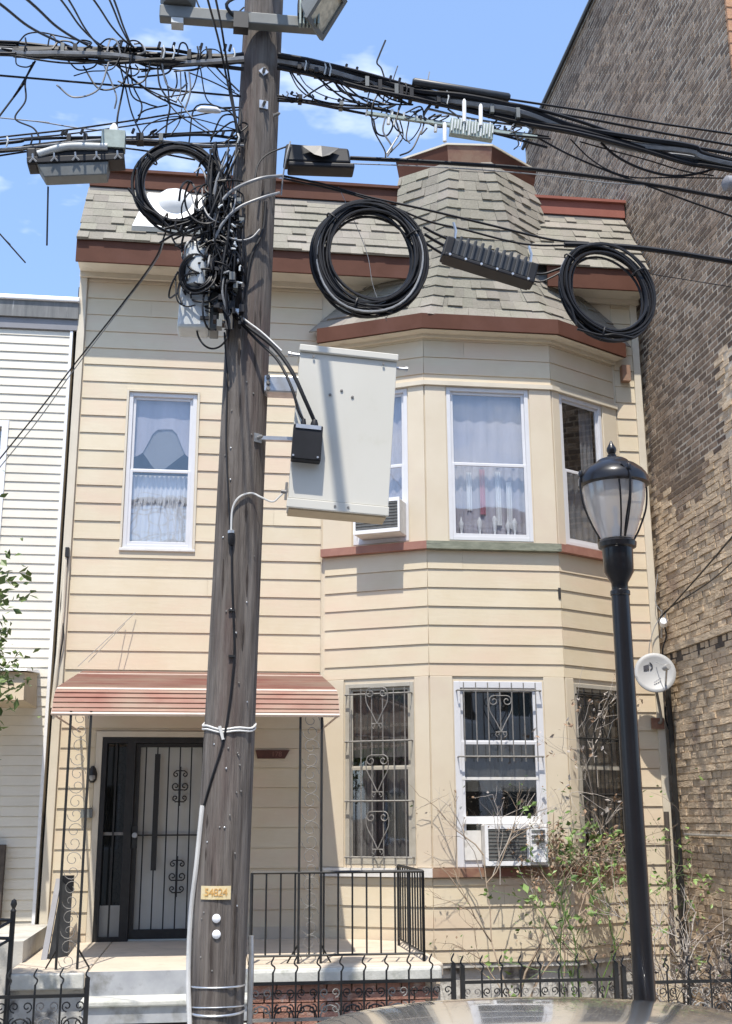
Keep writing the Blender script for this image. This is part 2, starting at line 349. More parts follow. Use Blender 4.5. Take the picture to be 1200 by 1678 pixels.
# houses across the street, behind the camera: they close the street and show in the glass
XO = -19.0
for i in range(7):
    wd_ = R.uniform(5.2, 6.4); ht = R.uniform(8.2, 10.8); oy = -7.0
    oh = thing('row_house', ('brown brick', 'grey clapboard', 'tan stucco', 'dark red brick', 'pale green clapboard', 'beige brick', 'blue grey clapboard')[i] + ' row house across the street behind the camera', 'house', (XO + wd_ / 2, oy, .1))
    FO = Face(XO + wd_ - .03, oy, XO, oy); mtl = ('brick_far', 'clap_far', 'stucco_far')[i % 3]
    hl = [(u, u + 1.0, z, z + 1.7) for z in (1.6, 5.0) for u in (.7, 2.2, 3.7)]
    k = MB()
    for a, b, p, q in rects(0, FO.len, .1, ht, hl): k.fbox(FO, a, b, -.3, 0, p, q)
    k.fbox(FO, 0, FO.len, -7, -.301, .1, ht - .1); k.build('wall', mtl, oh)
    MB().fbox(FO, -.01, FO.len + .01, -.3, .35, ht, ht + .35).build('cornice', 'brown_fascia', oh)
    for a, b, p, q in hl:
        w_ = MB().fbox(FO, a, b, -.12, -.06, p, p + .06).fbox(FO, a, b, -.12, -.06, q - .06, q).fbox(FO, a, a + .06, -.12, -.06, p + .06, q - .06).fbox(FO, b - .06, b, -.12, -.06, p + .06, q - .06).build('window', 'white_trim', oh)
        MB().fbox(FO, a + .06, b - .06, -.11, -.10, p + .06, q - .06).build('pane', 'car_glass', w_)
    XO += wd_
ground('far_pavement', 'concrete', -60, 60, -6.9, -4.6, 0.0, 0.13)
# ------------------------------------------------------------------ the yellow house
WY = 12.6; XL, XR = -1.70, 4.96
house = thing('row_house', 'cream sided two storey house with shingled bay tower and red awning over the porch', 'house', (1.6, WY, 0.13))
F0 = Face(XL, WY, XR, WY)
BL = Face(1.13, WY, 2.21, 12.05); BC = Face(2.21, 12.05, 3.67, 12.05); BR = Face(3.67, 12.05, 4.62, WY)
def ux(x): return x - XL
door_h = (ux(-1.17), ux(0.03), 1.2, 3.22)
win_h = (ux(-1.075), ux(-0.315), 5.26, 7.07)
bay_h = (ux(1.2), ux(4.55), 1.0, 7.7)
wall = MB()
for a, b, p, q in rects(0, F0.len, 0.5, 9.3, [door_h, win_h, bay_h]): wall.fbox(F0, a, b, -0.18, -0.002, p, q)
wall.build('wall', 'siding_panel', house)
def hole(F, p0, p1, ztop=None):
    a = F.u_at(*p0); b = F.u_at(*p1); return (a[0], b[0], min(a[1], b[1]), max(a[1], b[1]))
W2C = hole(BC, (731, 634), (875, 888)); W1C = hole(BC, (743, 1116), (901, 1420))
W2L = (BL.len * 0.30, BL.u_at(668, 700)[0], W2C[2], W2C[3]); W1L = (BL.u_at(566, 1250)[0], BL.u_at(680, 1250)[0], 1.93, W1C[3])
W2R = (BR.u_at(921, 760)[0], BR.u_at(986, 700)[0], W2C[2], W2C[3]); W1R = (BR.u_at(946, 1250)[0], BR.len * 0.86, 1.93, W1C[3])
for F, hs, e0, e1 in ((BL, [W2L, W1L], 0.0, 0.0), (BC, [W2C, W1C], 0.0, 0.0), (BR, [W2R, W1R], 0.0, 0.0)):
    b = MB()
    for a, c, p, q in rects(e0, F.len - e1, 0.95, 7.72, hs): b.fbox(F, a, c, -0.12, -0.002, p, q)
    b.build('bay_wall', 'siding_panel', house)
MB().prism([(1.13, WY), (2.21, 12.05), (3.67, 12.05), (4.62, WY), (4.5, 12.7), (1.25, 12.7)], 0.95, 1.0).build('bay_floor', 'foundation', house)
MB().prism([(1.2, WY), (2.24, 12.10), (3.64, 12.10), (4.55, WY)], 0.13, 0.94).build('foundation', 'foundation', house)
MB().box(XL, XR, WY + 0.05, WY + 8, 0.13, 0.5).build('foundation', 'foundation', house)
def siding(F, u0, u1, z0, z1, holes, material, parent, pitch=0.2035, phase=7.59, proud=0.0165, name='siding_board'):
    k0 = math.floor((z0 - phase) / pitch)
    z = phase + k0 * pitch
    while z < z1 - 0.01:
        a0, b0 = max(z, z0), min(z + pitch, z1)
        if b0 - a0 > 0.012:
            segs = []
            for a, b, p, q in rects(u0, u1, a0, b0, holes):      # a board now and then is pieced out with a butt joint
                if b - a > 1.3 and pitch > .15 and R.random() < .2:
                    c = a + (b - a) * R.uniform(.25, .75); segs += [(a, c - .001, p, q), (c + .001, b, p, q)]
                else: segs.append((a, b, p, q))
            for a, b, p, q in segs:
                dp = 0.005 + (proud - 0.005) * (1 - (p - z) / pitch); dq = 0.005 + (proud - 0.005) * (1 - (q - z) / pitch)
                j = R.uniform(-0.0015, 0.0015)
                m = MB(); m.hexa([F.pt(a, dp + j, p), F.pt(b, dp + j, p), F.pt(b, 0, p), F.pt(a, 0, p), F.pt(a, dq, q - 0.003), F.pt(b, dq, q - 0.003), F.pt(b, 0, q - 0.003), F.pt(a, 0, q - 0.003)])
                m.build(name, material, parent)
        z += pitch
def grow(h, m): return (h[0] - m, h[1] + m, h[2] - m, h[3] + m)
siding(F0, 0.10, ux(1.105), 1.2, 8.52, [grow(door_h, 0.07), grow(win_h, 0.03)], 'siding', house)
siding(F0, ux(4.64), F0.len - 0.08, 0.98, 8.52, [], 'siding', house)
for F, z0, z1 in [(f, a, b) for f in (BL, BC, BR) for a, b in ((1.0, 1.80), (3.835, 5.19), (7.14, 7.69))]:
    siding(F, 0.0 if F is not BL else 0.03, F.len - (0.03 if F is BR else 0), z0, z1, [], 'siding', house, phase=5.19)
# corner strips, panels, sill bands of the bay
for u in (0.0, F0.len - 0.085):
    MB().fbox(F0, u, u + 0.085, 0, 0.04, 0.9, 8.5).build('corner_trim', 'cream_trim', house, bevel=0.006)
for F, hs in ((BL, (W1L, W2L)), (BC, (W1C, W2C)), (BR, (W1R, W2R))):
    for h, z0, z1 in ((hs[0], 1.90, 3.83), (hs[1], 5.285, 7.085)):
        for a, b in ((0.004, h[0] - 0.012), (h[1] + 0.012, F.len - 0.004)):
            MB().fbox(F, a, b, -0.001, 0.018, z0, z1).build('pilaster_panel', 'siding_panel', house, bevel=0.005)
def ring(pts_off, z0, z1, d0, d1, name, mats, parent=None):   # a band that follows the three bay faces
    def corner(d):
        L0 = BL.pt(0, d, 0); C0 = V((0, 0, 0)); out = []
        def inter(A, B):
            p = A.pt(0, d, 0); q = B.pt(0, d, 0); den = A.t.x * B.t.y - A.t.y * B.t.x
            k = ((q.x - p.x) * B.t.y - (q.y - p.y) * B.t.x) / den; return p + A.t * k
        a = BL.pt(0, d, 0); e = BR.pt(BR.len, d, 0)
        return [a, inter(BL, BC), inter(BC, BR), e]
    o, i = corner(d1), corner(d0)
    for k in range(3):
        m = MB(); m.hexa([o[k] + V((0, 0, z0)), o[k + 1] + V((0, 0, z0)), i[k + 1] + V((0, 0, z0)), i[k] + V((0, 0, z0)),
                          o[k] + V((0, 0, z1)), o[k + 1] + V((0, 0, z1)), i[k + 1] + V((0, 0, z1)), i[k] + V((0, 0, z1))])
        m.build(name, mats[k], house)
q = BC.pt(BC.len - .012, 0, 4.78); MB().box(q.x - .012, q.x + .016, q.y - .021, q.y - .002, q.z - .10, q.z + .02).build('open_joint', 'dark_room', house)
ring(None, 5.195, 5.28, 0.0, 0.075, 'sill_band', ('sill_red', 'sill_green', 'sill_red'))
ring(None, 1.81, 1.895, 0.0, 0.05, 'sill_band', ('worn_white', 'rusty_fascia', 'rusty_fascia'))
ring(None, 7.085, 7.135, 0.0, 0.045, 'head_trim', ('cream_trim',) * 3)
ring(None, 7.69, 7.735, 0.0, 0.20, 'soffit', ('soffit',) * 3)
ring(None, 7.69, 7.865, 0.185, 0.225, 'fascia', ('brown_fascia',) * 3)
ring(None, 7.655, 7.69, 0.0, 0.06, 'crown_trim', ('cream_trim',) * 3)

# ---- windows: frame > sash, pane, curtain
def drape(F, u0, u1, d, z0, z1, waves, amp, material, name, parent, ragged=0.0, top=None):
    m = MB(); n = waves * 6; vs = []; rng = random.Random(int(u0 * 1000) + waves)
    for i in range(n + 1):
        t = i / n; u = u0 + (u1 - u0) * t; dd = d + amp * math.sin(t * waves * 2 * math.pi)
        zb = z0 + (ragged * rng.random() if ragged else 0)
        if top: zb = z0 + top(t)
        vs += [F.pt(u, dd, zb), F.pt(u, dd, z1)]
    m.add(vs, [(2 * i, 2 * i + 2, 2 * i + 3, 2 * i + 1) for i in range(n)]); m.smooth = True
    return m.build(name, material, parent)
def window(F, h, label=None, mid=0.49, frame='white_vinyl', fw=0.045, out=0.0, rail=True, lower_pane=True):
    u0, u1, z0, z1 = h; d1, d0 = 0.004 + out, -0.075; m = MB()
    m.fbox(F, u0, u0 + fw, d0, d1, z0, z1); m.fbox(F, u1 - fw, u1, d0, d1, z0, z1)
    m.fbox(F, u0 + fw, u1 - fw, d0, d1, z0, z0 + fw); m.fbox(F, u0 + fw, u1 - fw, d0, d1, z1 - fw, z1)
    wn = m.build('window', frame, house, bevel=0.004)
    if label: wn['label'] = label
    zm = z0 + (z1 - z0) * mid; s = 0.032
    parts = [(zm - s / 2 + 0.012, z1 - fw, -0.045, -0.025)]
    if lower_pane: parts.append((z0 + fw, zm + s / 2, -0.025, -0.003))
    for a, b, p, q in parts:
        k = MB(); uu, vv = u0 + fw, u1 - fw
        k.fbox(F, uu, uu + s, p, q, a, b); k.fbox(F, vv - s, vv, p, q, a, b); k.fbox(F, uu + s, vv - s, p, q, a, a + s); k.fbox(F, uu + s, vv - s, p, q, b - s, b)
        k.build('sash', frame, wn, bevel=0.003)
        MB().fbox(F, uu + s - 0.004, vv - s + 0.004, p + 0.006, p + 0.011, a + s - 0.004, b - s + 0.004).build('pane', 'window_glass', wn)
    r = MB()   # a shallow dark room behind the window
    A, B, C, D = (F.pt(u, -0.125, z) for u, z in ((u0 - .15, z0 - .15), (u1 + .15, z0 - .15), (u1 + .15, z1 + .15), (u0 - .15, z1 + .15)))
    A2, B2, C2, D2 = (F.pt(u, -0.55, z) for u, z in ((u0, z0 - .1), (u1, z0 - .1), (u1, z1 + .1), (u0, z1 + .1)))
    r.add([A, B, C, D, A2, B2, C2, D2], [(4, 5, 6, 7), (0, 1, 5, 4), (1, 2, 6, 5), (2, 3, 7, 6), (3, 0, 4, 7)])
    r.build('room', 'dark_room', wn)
    return wn, zm
wn, zm = window(F0, win_h)
k = MB(); u0, u1, z0, z1 = win_h; k.fbox(F0, u0 - 0.03, u1 + 0.03, 0.0, 0.035, z0 - 0.035, z0 - 0.003); k.build('sill', 'worn_white', wn, bevel=0.004)
k = MB(); k.fbox(F0, u0 - 0.028, u0 - 0.004, -0.002, 0.03, z0, z1 + 0.02); k.fbox(F0, u1 + 0.004, u1 + 0.028, -0.002, 0.03, z0, z1 + 0.02); k.fbox(F0, u0 - 0.003, u1 + 0.003, -0.002, 0.03, z1 + 0.004, z1 + 0.02)
k.build('casing', 'cream_trim', wn)
def torn(t):
    return 0.24 * (1 - math.exp(-((t - 0.5) / 0.24) ** 2)) + 0.02 * math.sin(t * 14)
drape(F0, u0 + 0.06, u1 - 0.06, -0.10, zm + 0.02, z1 - 0.03, 2, 0.006, 'grey_blind', 'torn_shade', wn, top=torn)
drape(F0, u0 + 0.06, u1 - 0.06, -0.088, zm + 0.02, z1 - 0.03, 2, 0.004, 'lilac_curtain', 'upper_curtain', wn, top=lambda t: 0.16 + 0.36 * math.exp(-((t - 0.54) / 0.30) ** 4) + 0.02 * math.sin(t * 9))
drape(F0, u0 + 0.07, u1 - 0.07, -0.085, z0 + 0.08, zm - 0.03, 9, 0.008, 'lace', 'lace_curtain', wn)
drape(F0, u0 + 0.07, u1 - 0.07, -0.073, zm - 0.42, zm - 0.03, 12, 0.007, 'lace', 'valance', wn, ragged=0.14)
wn, zm = window(BC, W2C)
drape(BC, W2C[0] + .05, W2C[1] - .05, -0.112, zm, W2C[3] - .04, 5, 0.006, 'lilac_curtain', 'curtain', wn)
drape(BC, W2C[0] + .05, W2C[1] - .05, -0.108, W2C[2] + .04, zm + .02, 9, 0.010, 'lilac_curtain', 'curtain', wn)
for i, (t, z0_, z1_, mm) in enumerate(((0.27, .45, .80, 'lace'), (0.43, .40, .84, 'pink_cloth'), (0.62, .25, .82, 'lace'), (0.75, .2, .7, 'lace'))):
    u = W2C[0] + (W2C[1] - W2C[0]) * t
    drape(BC, u - .03, u + .03, -0.092, W2C[2] + z0_ * .8, W2C[2] + z1_, 2, 0.006, mm, 'hanging_cloth', wn)
for i, t in enumerate((0.16, 0.38, 0.56, 0.72, 0.80)):
    u = W2C[0] + (W2C[1] - W2C[0]) * t; p = BC.pt(u, -0.075, W2C[2] + 0.05)
    MB().lathe(p, [(0.030, 0), (0.034, 0.012), (0.012, 0.05), (0.020, 0.10), (0.030, 0.15 + .03 * (i % 3)), (0.012, 0.19 + .03 * (i % 3)), (0.006, 0.23)], 8).build('figurine', 'lace', wn)
wn, zm = window(BL, W2L); drape(BL, W2L[0] + .05, W2L[1] - .05, -0.110, W2L[2], W2L[3] - .04, 6, 0.008, 'lilac_curtain', 'curtain', wn)
wn, zm = window(BR, W2R); drape(BR, W2R[0] + .05, W2R[1] - .05, -0.110, W2R[2], zm + .02, 6, 0.008, 'grey_blind', 'curtain', wn)
drape(BR, W2R[0] + (W2R[1] - W2R[0]) * .62, W2R[1] - .05, -0.110, zm, W2R[3] - .04, 3, 0.008, 'grey_blind', 'curtain', wn)
wn, zm = window(BL, W1L, mid=0.52, frame='old_frame'); drape(BL, W1L[0] + .05, W1L[1] - .05, -0.112, zm + .12, W1L[3] - .04, 4, 0.006, 'dark_curtain', 'curtain', wn)
drape(BL, W1L[0] + .10, W1L[0] + .30, -0.112, W1L[2] + .04, zm, 3, 0.010, 'dark_curtain', 'curtain', wn); drape(BL, W1L[1] - .34, W1L[1] - .05, -0.112, W1L[2] + .04, zm, 4, 0.010, 'dark_curtain', 'curtain', wn)
wn, zm = window(BC, W1C, mid=0.66, fw=0.07); drape(BC, W1C[0] + .06, W1C[1] - .06, -0.112, W1C[2] + .75, zm, 3, 0.004, 'dark_curtain', 'blind', wn)
zz = W1C[2] + (W1C[3] - W1C[2]) * 0.46
MB().fbox(BC, W1C[0] + .07, W1C[1] - .07, -0.02, 0.0, zz, zz + 0.028).build('sash_bar', 'worn_white', wn)
wn, zm = window(BR, W1R, mid=0.52, frame='old_frame'); drape(BR, W1R[0] + .05, W1R[1] - .05, -0.112, W1R[2] + .3, W1R[3] - .04, 4, 0.006, 'dark_curtain', 'curtain', wn)

# ---- iron guards over the ground floor windows
def spiral(c, ex, ez, r, turns, start, sgn, n=18):
    return [c + ex * (r * (1 - 0.75 * t / n) * math.cos(start + sgn * turns * 2 * math.pi * t / n)) + ez * (r * (1 - 0.75 * t / n) * math.sin(start + sgn * turns * 2 * math.pi * t / n)) for t in range(n + 1)]
def guard(F, h, bars, z0, z1, crossz, material, motif):
    u0, u1 = h[0] + 0.0, h[1] - 0.0; d = 0.07
    g = None
    for z in crossz:
        fr = MB(); fr.tube([F.pt(u0, 0.0, z), F.pt(u0, d, z), F.pt(u1, d, z), F.pt(u1, 0.0, z)], 0.009, 4)
        o = fr.build('rail' if g else 'window_guard', material, g or house); g = g or o
    for i in range(bars):
        u = u0 + (u1 - u0) * (i + 0.5) / bars
        MB().tube([F.pt(u, d, z0), F.pt(u, d, z1)], 0.0065, 5).build('bar', material, g)
    uc = (u0 + u1) / 2
    for zc in motif:
        m = MB(); ex, ez = F.t, V((0, 0, 1)); c = F.pt(uc, d + 0.012, zc); r = 0.055
        for sg in (-1, 1):
            m.tube(spiral(c + ex * sg * 0.07 + ez * 0.12, ex, ez, r, 1.2, math.pi / 2, -sg), 0.006, 5)
            m.tube(smooth([c + ex * sg * 0.125 + ez * 0.12, c + ex * sg * 0.115 + ez * 0.02, c + ex * sg * 0.05 - ez * 0.10, c - ez * 0.20], 5), 0.006, 5)
            m.tube(spiral(c + ex * sg * 0.035 - ez * 0.22, ex, ez, 0.03, 1.0, -math.pi / 2, sg, 10), 0.005, 5)
        m.tube([c - ez * .2 - ex * .06, c - ez * .2 + ex * .06], .005, 4); m.tube([c + ez * .175 - ex * .07, c + ez * .175 + ex * .07], .005, 4)
        m.build('scroll', material, g)
guard(BL, (W1L[0] + .02, W1L[1] - .02, 0, 0), 6, 1.92, W1L[3] - .06, (2.0, 2.56, 3.17, W1L[3] - .12), 'iron_grey', (3.55, 2.85, 2.28))
guard(BC, (W1C[0] + .03, W1C[1] - .03, 0, 0), 7, 2.95, W1C[3] - .02, (3.0, W1C[3] - .1), 'iron_grey', (3.45,))
guard(BR, (W1R[0] + .02, W1R[1] - .02, 0, 0), 6, 1.92, W1R[3] - .06, (2.0, 2.62, 3.2, W1R[3] - .12), 'iron_black', (3.4, 2.3))

# ---- door: frame, side light, security door with bars
fm = MB(); a, b, z0, z1 = door_h; fwd_ = 0.05
fm.fbox(F0, a, a + fwd_, -0.1, 0.03, z0, z1); fm.fbox(F0, b - fwd_, b, -0.1, 0.03, z0, z1); fm.fbox(F0, a + fwd_, b - fwd_, -0.1, 0.03, z1 - 0.06, z1)
us = ux(-0.87); fm.fbox(F0, us - 0.045, us + 0.045, -0.1, 0.03, z0, z1 - 0.06); fm.fbox(F0, a + fwd_, us - 0.045, -0.1, 0.025, z0, z0 + 0.04)
fm.build('door_frame', 'iron_black', house)
sdl = MB(); sdl.fbox(F0, a + fwd_, us - 0.045, -0.09, -0.06, z0 + 0.04, z0 + 0.34); sdl.build('side_light', 'door_grey', house)
MB().fbox(F0, a + fwd_, us - 0.045, -0.088, -0.08, z0 + 0.34, z1 - 0.06).build('side_light_pane', 'car_glass', house)
MB().fbox(F0, (a + us) / 2 - 0.009, (a + us) / 2 + 0.009, -0.01, 0.01, z0 + 0.04, z1 - 0.06).build('side_light_bar', 'iron_black', house)
MB().fbox(F0, a + fwd_, us - 0.045, -0.02, 0.0, z0 + 1.03, z0 + 1.06).build('side_light_rail', 'iron_grey', house)
d0_, d1_ = us + 0.045, b - fwd_
door = MB().fbox(F0, d0_, d1_, -0.09, -0.055, z0 + 0.01, z1 - 0.06).build('door', 'door_grey', house)
dm = MB(); dm.fbox(F0, d0_ + .004, d0_ + 0.05, -0.03, 0.005, z0 + 0.02, z1 - 0.065); dm.fbox(F0, d1_ - 0.05, d1_ - .004, -0.03, 0.005, z0 + 0.02, z1 - 0.065)
dm.fbox(F0, d0_ + .05, d1_ - .05, -0.03, 0.005, z0 + 0.02, z0 + 0.11); dm.fbox(F0, d0_ + .05, d1_ - .05, -0.03, 0.005, z1 - 0.10, z1 - 0.065)
sd = dm.build('security_door', 'iron_black', house)
for i in range(6):
    u = d0_ + 0.05 + (d1_ - d0_ - 0.1) * (i + 0.5) / 6
    MB().fbox(F0, u - 0.007, u + 0.007, -0.018, -0.004, z0 + 0.1, z1 - 0.1).build('bar', 'iron_black', sd)
MB().fbox(F0, d0_ + .05, d1_ - .05, -0.016, -0.002, z0 + 1.02, z0 + 1.036).build('crossbar', 'iron_black', sd)
MB().fbox(F0, d0_ + .20, d0_ + .255, -0.02, 0.004, z0 + 0.68, z0 + 1.85).build('flat_bar', 'iron_black', sd)
for zc in (z0 + 0.62, z0 + 1.52):
    m = MB(); c = F0.pt(d0_ + 0.47, 0.006, zc); ex, ez = F0.t, V((0, 0, 1))
    for sg in (-1, 1):
        for k in (-0.12, 0.0, 0.12): m.tube(spiral(c + ex * sg * 0.045 + ez * k, ex, ez, 0.042 - abs(k) * .1, 1.1, -math.pi / 2 if k <= 0 else math.pi / 2, sg if k <= 0 else -sg, 12), 0.007, 5)
    m.tube([c - ez * 0.2, c + ez * 0.2], 0.009, 5)
    for k in (-0.12, 0.0, 0.12): m.tube([c + ez * (k + (-.038 if k <= 0 else .038)) - ex * .05, c + ez * (k + (-.038 if k <= 0 else .038)) + ex * .05], .006, 4)
    m.build('scroll', 'iron_black', sd)
k = MB(); k.fbox(F0, d0_ - 0.01, d0_ + 0.055, 0.006, 0.03, z0 + 0.9, z0 + 1.12); k.build('lock_box', 'iron_black', sd)
MB().lathe(F0.pt(d0_ + 0.03, 0.03, z0 + 1.03), [(0.012, 0), (0.012, 0.03), (0.03, 0.04), (0.026, 0.06)], 12, F0.n).build('door_knob', 'galvanised', sd)
k = MB(); k.fbox(F0, a - 0.065, a - 0.002, 0.0, 0.03, z0, z1 + 0.06); k.fbox(F0, b + 0.002, b + 0.065, 0.0, 0.03, z0, z1 + 0.06); k.fbox(F0, a - 0.002, b + 0.002, 0.0, 0.03, z1 + 0.003, z1 + 0.06)
k.build('door_casing', 'cream_trim', house)

# ---- roof: overhang, fascia, mansard of shingles, tower
ov = 0.40; zs = 8.50
for x0, x1 in ((XL, 2.2), (3.75, XR + 0.02)):
    MB().box(x0, x1, WY - ov, WY + 0.05, zs, zs + 0.03).build('soffit', 'soffit', house)
    MB().box(x0 - 0.01, x1, WY - ov - 0.03, WY - ov, zs - 0.05, 8.72).build('fascia', 'brown_fascia', house)
    MB().box(x0, x1, WY - 0.07, WY - 0.03, 8.44, zs - 0.001).build('frieze', 'cream_trim', house)
MTOP_Y, MTOP_Z = 12.92, 9.80
for x0, x1, mt in ((XL, 2.3, 'brown_fascia'), (3.45, XR + 0.05, 'red_fascia')):
    MB().box(x0, x1, MTOP_Y - 0.06, MTOP_Y + 0.1, MTOP_Z, MTOP_Z + 0.19).build('top_fascia', mt, house)
    MB().box(x0 - .01, x1 + .01, MTOP_Y - 0.10, MTOP_Y + 0.12, MTOP_Z + 0.193, MTOP_Z + 0.23).build('coping', mt, house)
k = MB(); k.hexa([(XL + .01, WY - ov + .01, 8.53), (XR, WY - ov + .01, 8.53), (XR, WY + 8, 8.53), (XL + .01, WY + 8, 8.53), (XL + .01, MTOP_Y + .02, MTOP_Z + .1), (XR, MTOP_Y + .02, MTOP_Z + .1), (XR, WY + 8, MTOP_Z + .1), (XL + .01, WY + 8, MTOP_Z + .1)])
k.build('roof', 'roof_membrane', house)
SH = []   # all shingle tabs, largest in view become parts
def tabs(lines, tabw, seed, lap=0.012):
    rng = random.Random(seed)
    for i in range(len(lines) - 1):
        (a0, b0), (a1, b1) = lines[i], lines[i + 1]
        wd = (b0 - a0).length; t = -rng.random() * tabw / wd
        while t < 1:
            t2 = t + tabw * rng.uniform(0.6, 1.25) / wd
            p, q = max(0, t), min(1, t2); t = t2
            if (q - p) * wd < 0.02: continue
            n = (b0 - a0).cross(a1 - a0).normalized()
            if n.y > 0: n = -n
            th = rng.choice((0.010, 0.012, 0.030, 0.026)); drop = rng.uniform(-0.006, 0.004)
            g = 0.0006 / wd
            P = [a0.lerp(b0, p + g), a0.lerp(b0, q - g), a1.lerp(b1, q - g), a1.lerp(b1, p + g)]
            dn = (a0 - a1).normalized() * (lap + drop)
            P[0] = P[0] + dn; P[1] = P[1] + dn
            lo = 0.0
            top = [P[0] + n * th, P[1] + n * th, P[2] + n * 0.006, P[3] + n * 0.006]
            bot = [P[0] - n * 0.004, P[1] - n * 0.004, P[2] - n * 0.004, P[3] - n * 0.004]
            SH.append(bot + top)
def main_lines(x0, x1, n=7):
    out = []
    for i in range(n + 1):
        f = i / n; y = WY - ov - 0.035 + (MTOP_Y + 0.0 - (WY - ov - 0.035)) * f; z = 8.72 + (MTOP_Z - 8.72) * f
        out.append((V((x0, y - 0.012, z)), V((x1, y - 0.012, z))))
    return out
tabs(main_lines(XL - 0.01, 2.25), 0.18, 3); tabs(main_lines(3.55, XR + 0.03), 0.18, 5)
hipA = [(505, 546, 12.50), (545, 512, 12.54), (600, 470, 12.58), (645, 425, 12.65), (648, 380, 12.72), (652, 320, 12.82), (657, 266, 12.95)]
hipB = [(700, 525, 11.83), (709, 490, 11.95), (716, 450, 12.06), (722, 420, 12.13), (728, 380, 12.20), (732, 340, 12.27), (735, 266, 12.42)]
hipC = [(905, 540, 11.83), (889, 512, 11.95), (873, 482, 12.05), (846, 420, 12.16), (836, 380, 12.22), (825, 340, 12.28), (804, 266, 12.42)]
hipD = [(1040, 576, 12.50), (998, 527, 12.54), (945, 478, 12.60), (919, 438, 12.66), (897, 393, 12.73), (887, 345, 12.82), (862, 270, 12.95)]
def hipline(h):
    pts = smooth([at(*p) for p in h], 6)
    def f(z):
        if z <= pts[0].z: return pts[0]
        for a, b in zip(pts, pts[1:]):
            if a.z <= z <= b.z: return a.lerp(b, (z - a.z) / max(1e-6, b.z - a.z))
        return pts[-1]
    return f
hf = [hipline(h) for h in (hipA, hipB, hipC, hipD)]
ZT0, ZT1 = 7.865, at(770, 266, 12.42).z; NR = 16
def rowz(i): return ZT0 + (ZT1 - ZT0) * i / NR
core = MB()
for i in range(NR):
    for k in range(3):
        core.add([hf[k](rowz(i)), hf[k + 1](rowz(i)), hf[k + 1](rowz(i + 1)), hf[k](rowz(i + 1))], [(0, 1, 2, 3)])
core.build('tower_roof', 'roof_membrane', house)
for k in range(3):
    tabs([(hf[k](rowz(i)), hf[k + 1](rowz(i))) for i in range(NR + 1)], 0.18, 20 + k)
def area_px(P):
    q = [proj(p) for p in P]; return abs((q[2][0] - q[0][0]) * (q[3][1] - q[1][1]) - (q[3][0] - q[1][0]) * (q[2][1] - q[0][1])) / 2
SH.sort(key=lambda P: -area_px(P[4:]))
rest = MB()
for i, P in enumerate(SH):
    if i < 300: MB().hexa(P).build('shingle', 'shingle', house)
    else: rest.hexa(P)
if rest.v: rest.build('small_shingles', 'shingle', house, kind='stuff')
for k, sg in ((1, 1), (2, 1)):   # ridge caps down the two hips of the tower
    for i in range(NR):
        a, b = hf[k](rowz(i)), hf[k](rowz(i + 1)); l0 = (hf[k - 1](rowz(i)) - a).normalized(); r0 = (hf[k + 1](rowz(i)) - a).normalized()
        nn = V((0, -1, 0.25)).normalized() * 0.034; dn = (a - b).normalized() * 0.02; wdt = 0.13
        m = MB(); top = [a + l0 * wdt + nn * .8 + dn, a + nn * 1.3 + dn, a + r0 * wdt + nn * .8 + dn, b + r0 * wdt + nn * .3, b + nn * .7, b + l0 * wdt + nn * .3]
        bot = [p - nn * 0.55 for p in top]
        m.add(bot + top, [(6, 7, 10, 11), (7, 8, 9, 10), (0, 1, 7, 6), (1, 2, 8, 7), (2, 3, 9, 8), (5, 0, 6, 11), (3, 4, 10, 9), (4, 5, 11, 10)])
        m.build('hip_cap', 'shingle', house)
tp = [hf[k](ZT1) for k in range(4)]; cen = (tp[0] + tp[3]) / 2 + V((0, 0.3, 0))
def outw(p, s): return p + (p - cen).normalized() * s
for k in range(3):
    m = MB(); z = V((0, 0, 1))
    o0, o1 = outw(tp[k], 0.0), outw(tp[k + 1], 0.0); t0, t1 = outw(tp[k], 0.045), outw(tp[k + 1], 0.045); i0, i1 = outw(tp[k], -0.08), outw(tp[k + 1], -0.08)
    m.hexa([o0 - z * .02, o1 - z * .02, i1 - z * .02, i0 - z * .02, t0 + z * .21, t1 + z * .21, i1 + z * .21, i0 + z * .21])
    m.build('tower_cornice', ('brown_fascia', 'rusty_fascia', 'brown_fascia')[k], house)
    q0, q1 = outw(tp[k], 0.06), outw(tp[k + 1], 0.06)
    MB().hexa([q0 + z * .212, q1 + z * .212, i1 + z * .212, i0 + z * .212, q0 + z * .236, q1 + z * .236, i1 + z * .236, i0 + z * .236]).build('tower_coping', 'soffit', house)
MB().prism([tuple(p) for p in tp] , ZT1 + .18, ZT1 + .20).build('tower_top', 'roof_membrane', house)

# ---- porch: slab, steps, brick face
PZ = 1.2; PY = 10.22
MB().box(-1.62, -0.98, PY, WY - 0.02, PZ - 0.12, PZ).build('porch_slab', 'porch_paint', house, bevel=0.012)
MB().box(-0.975, 0.33, PY + .02, WY - 0.02, PZ - 0.12, PZ - 0.001).build('porch_slab', 'porch_paint', house, bevel=0.012)
MB().prism([(0.335, PY), (1.86, PY), (1.97, PY + .10), (1.97, 12.04), (1.6, 12.33), (1.13, WY - .03), (0.335, WY - .03)], PZ - 0.11, PZ + .004).build('porch_slab', 'porch_paint', house, bevel=0.02)
MB().box(0.31, 1.93, PY - 0.06, PY - .003, PZ - 0.13, PZ - 0.005).build('slab_edge', 'stone_nosing', house, bevel=0.03)
MB().box(-1.60, -1.0, PY - 0.03, PY - .003, PZ - 0.13, PZ - 0.005).build('slab_edge', 'stone_nosing', house, bevel=0.02)
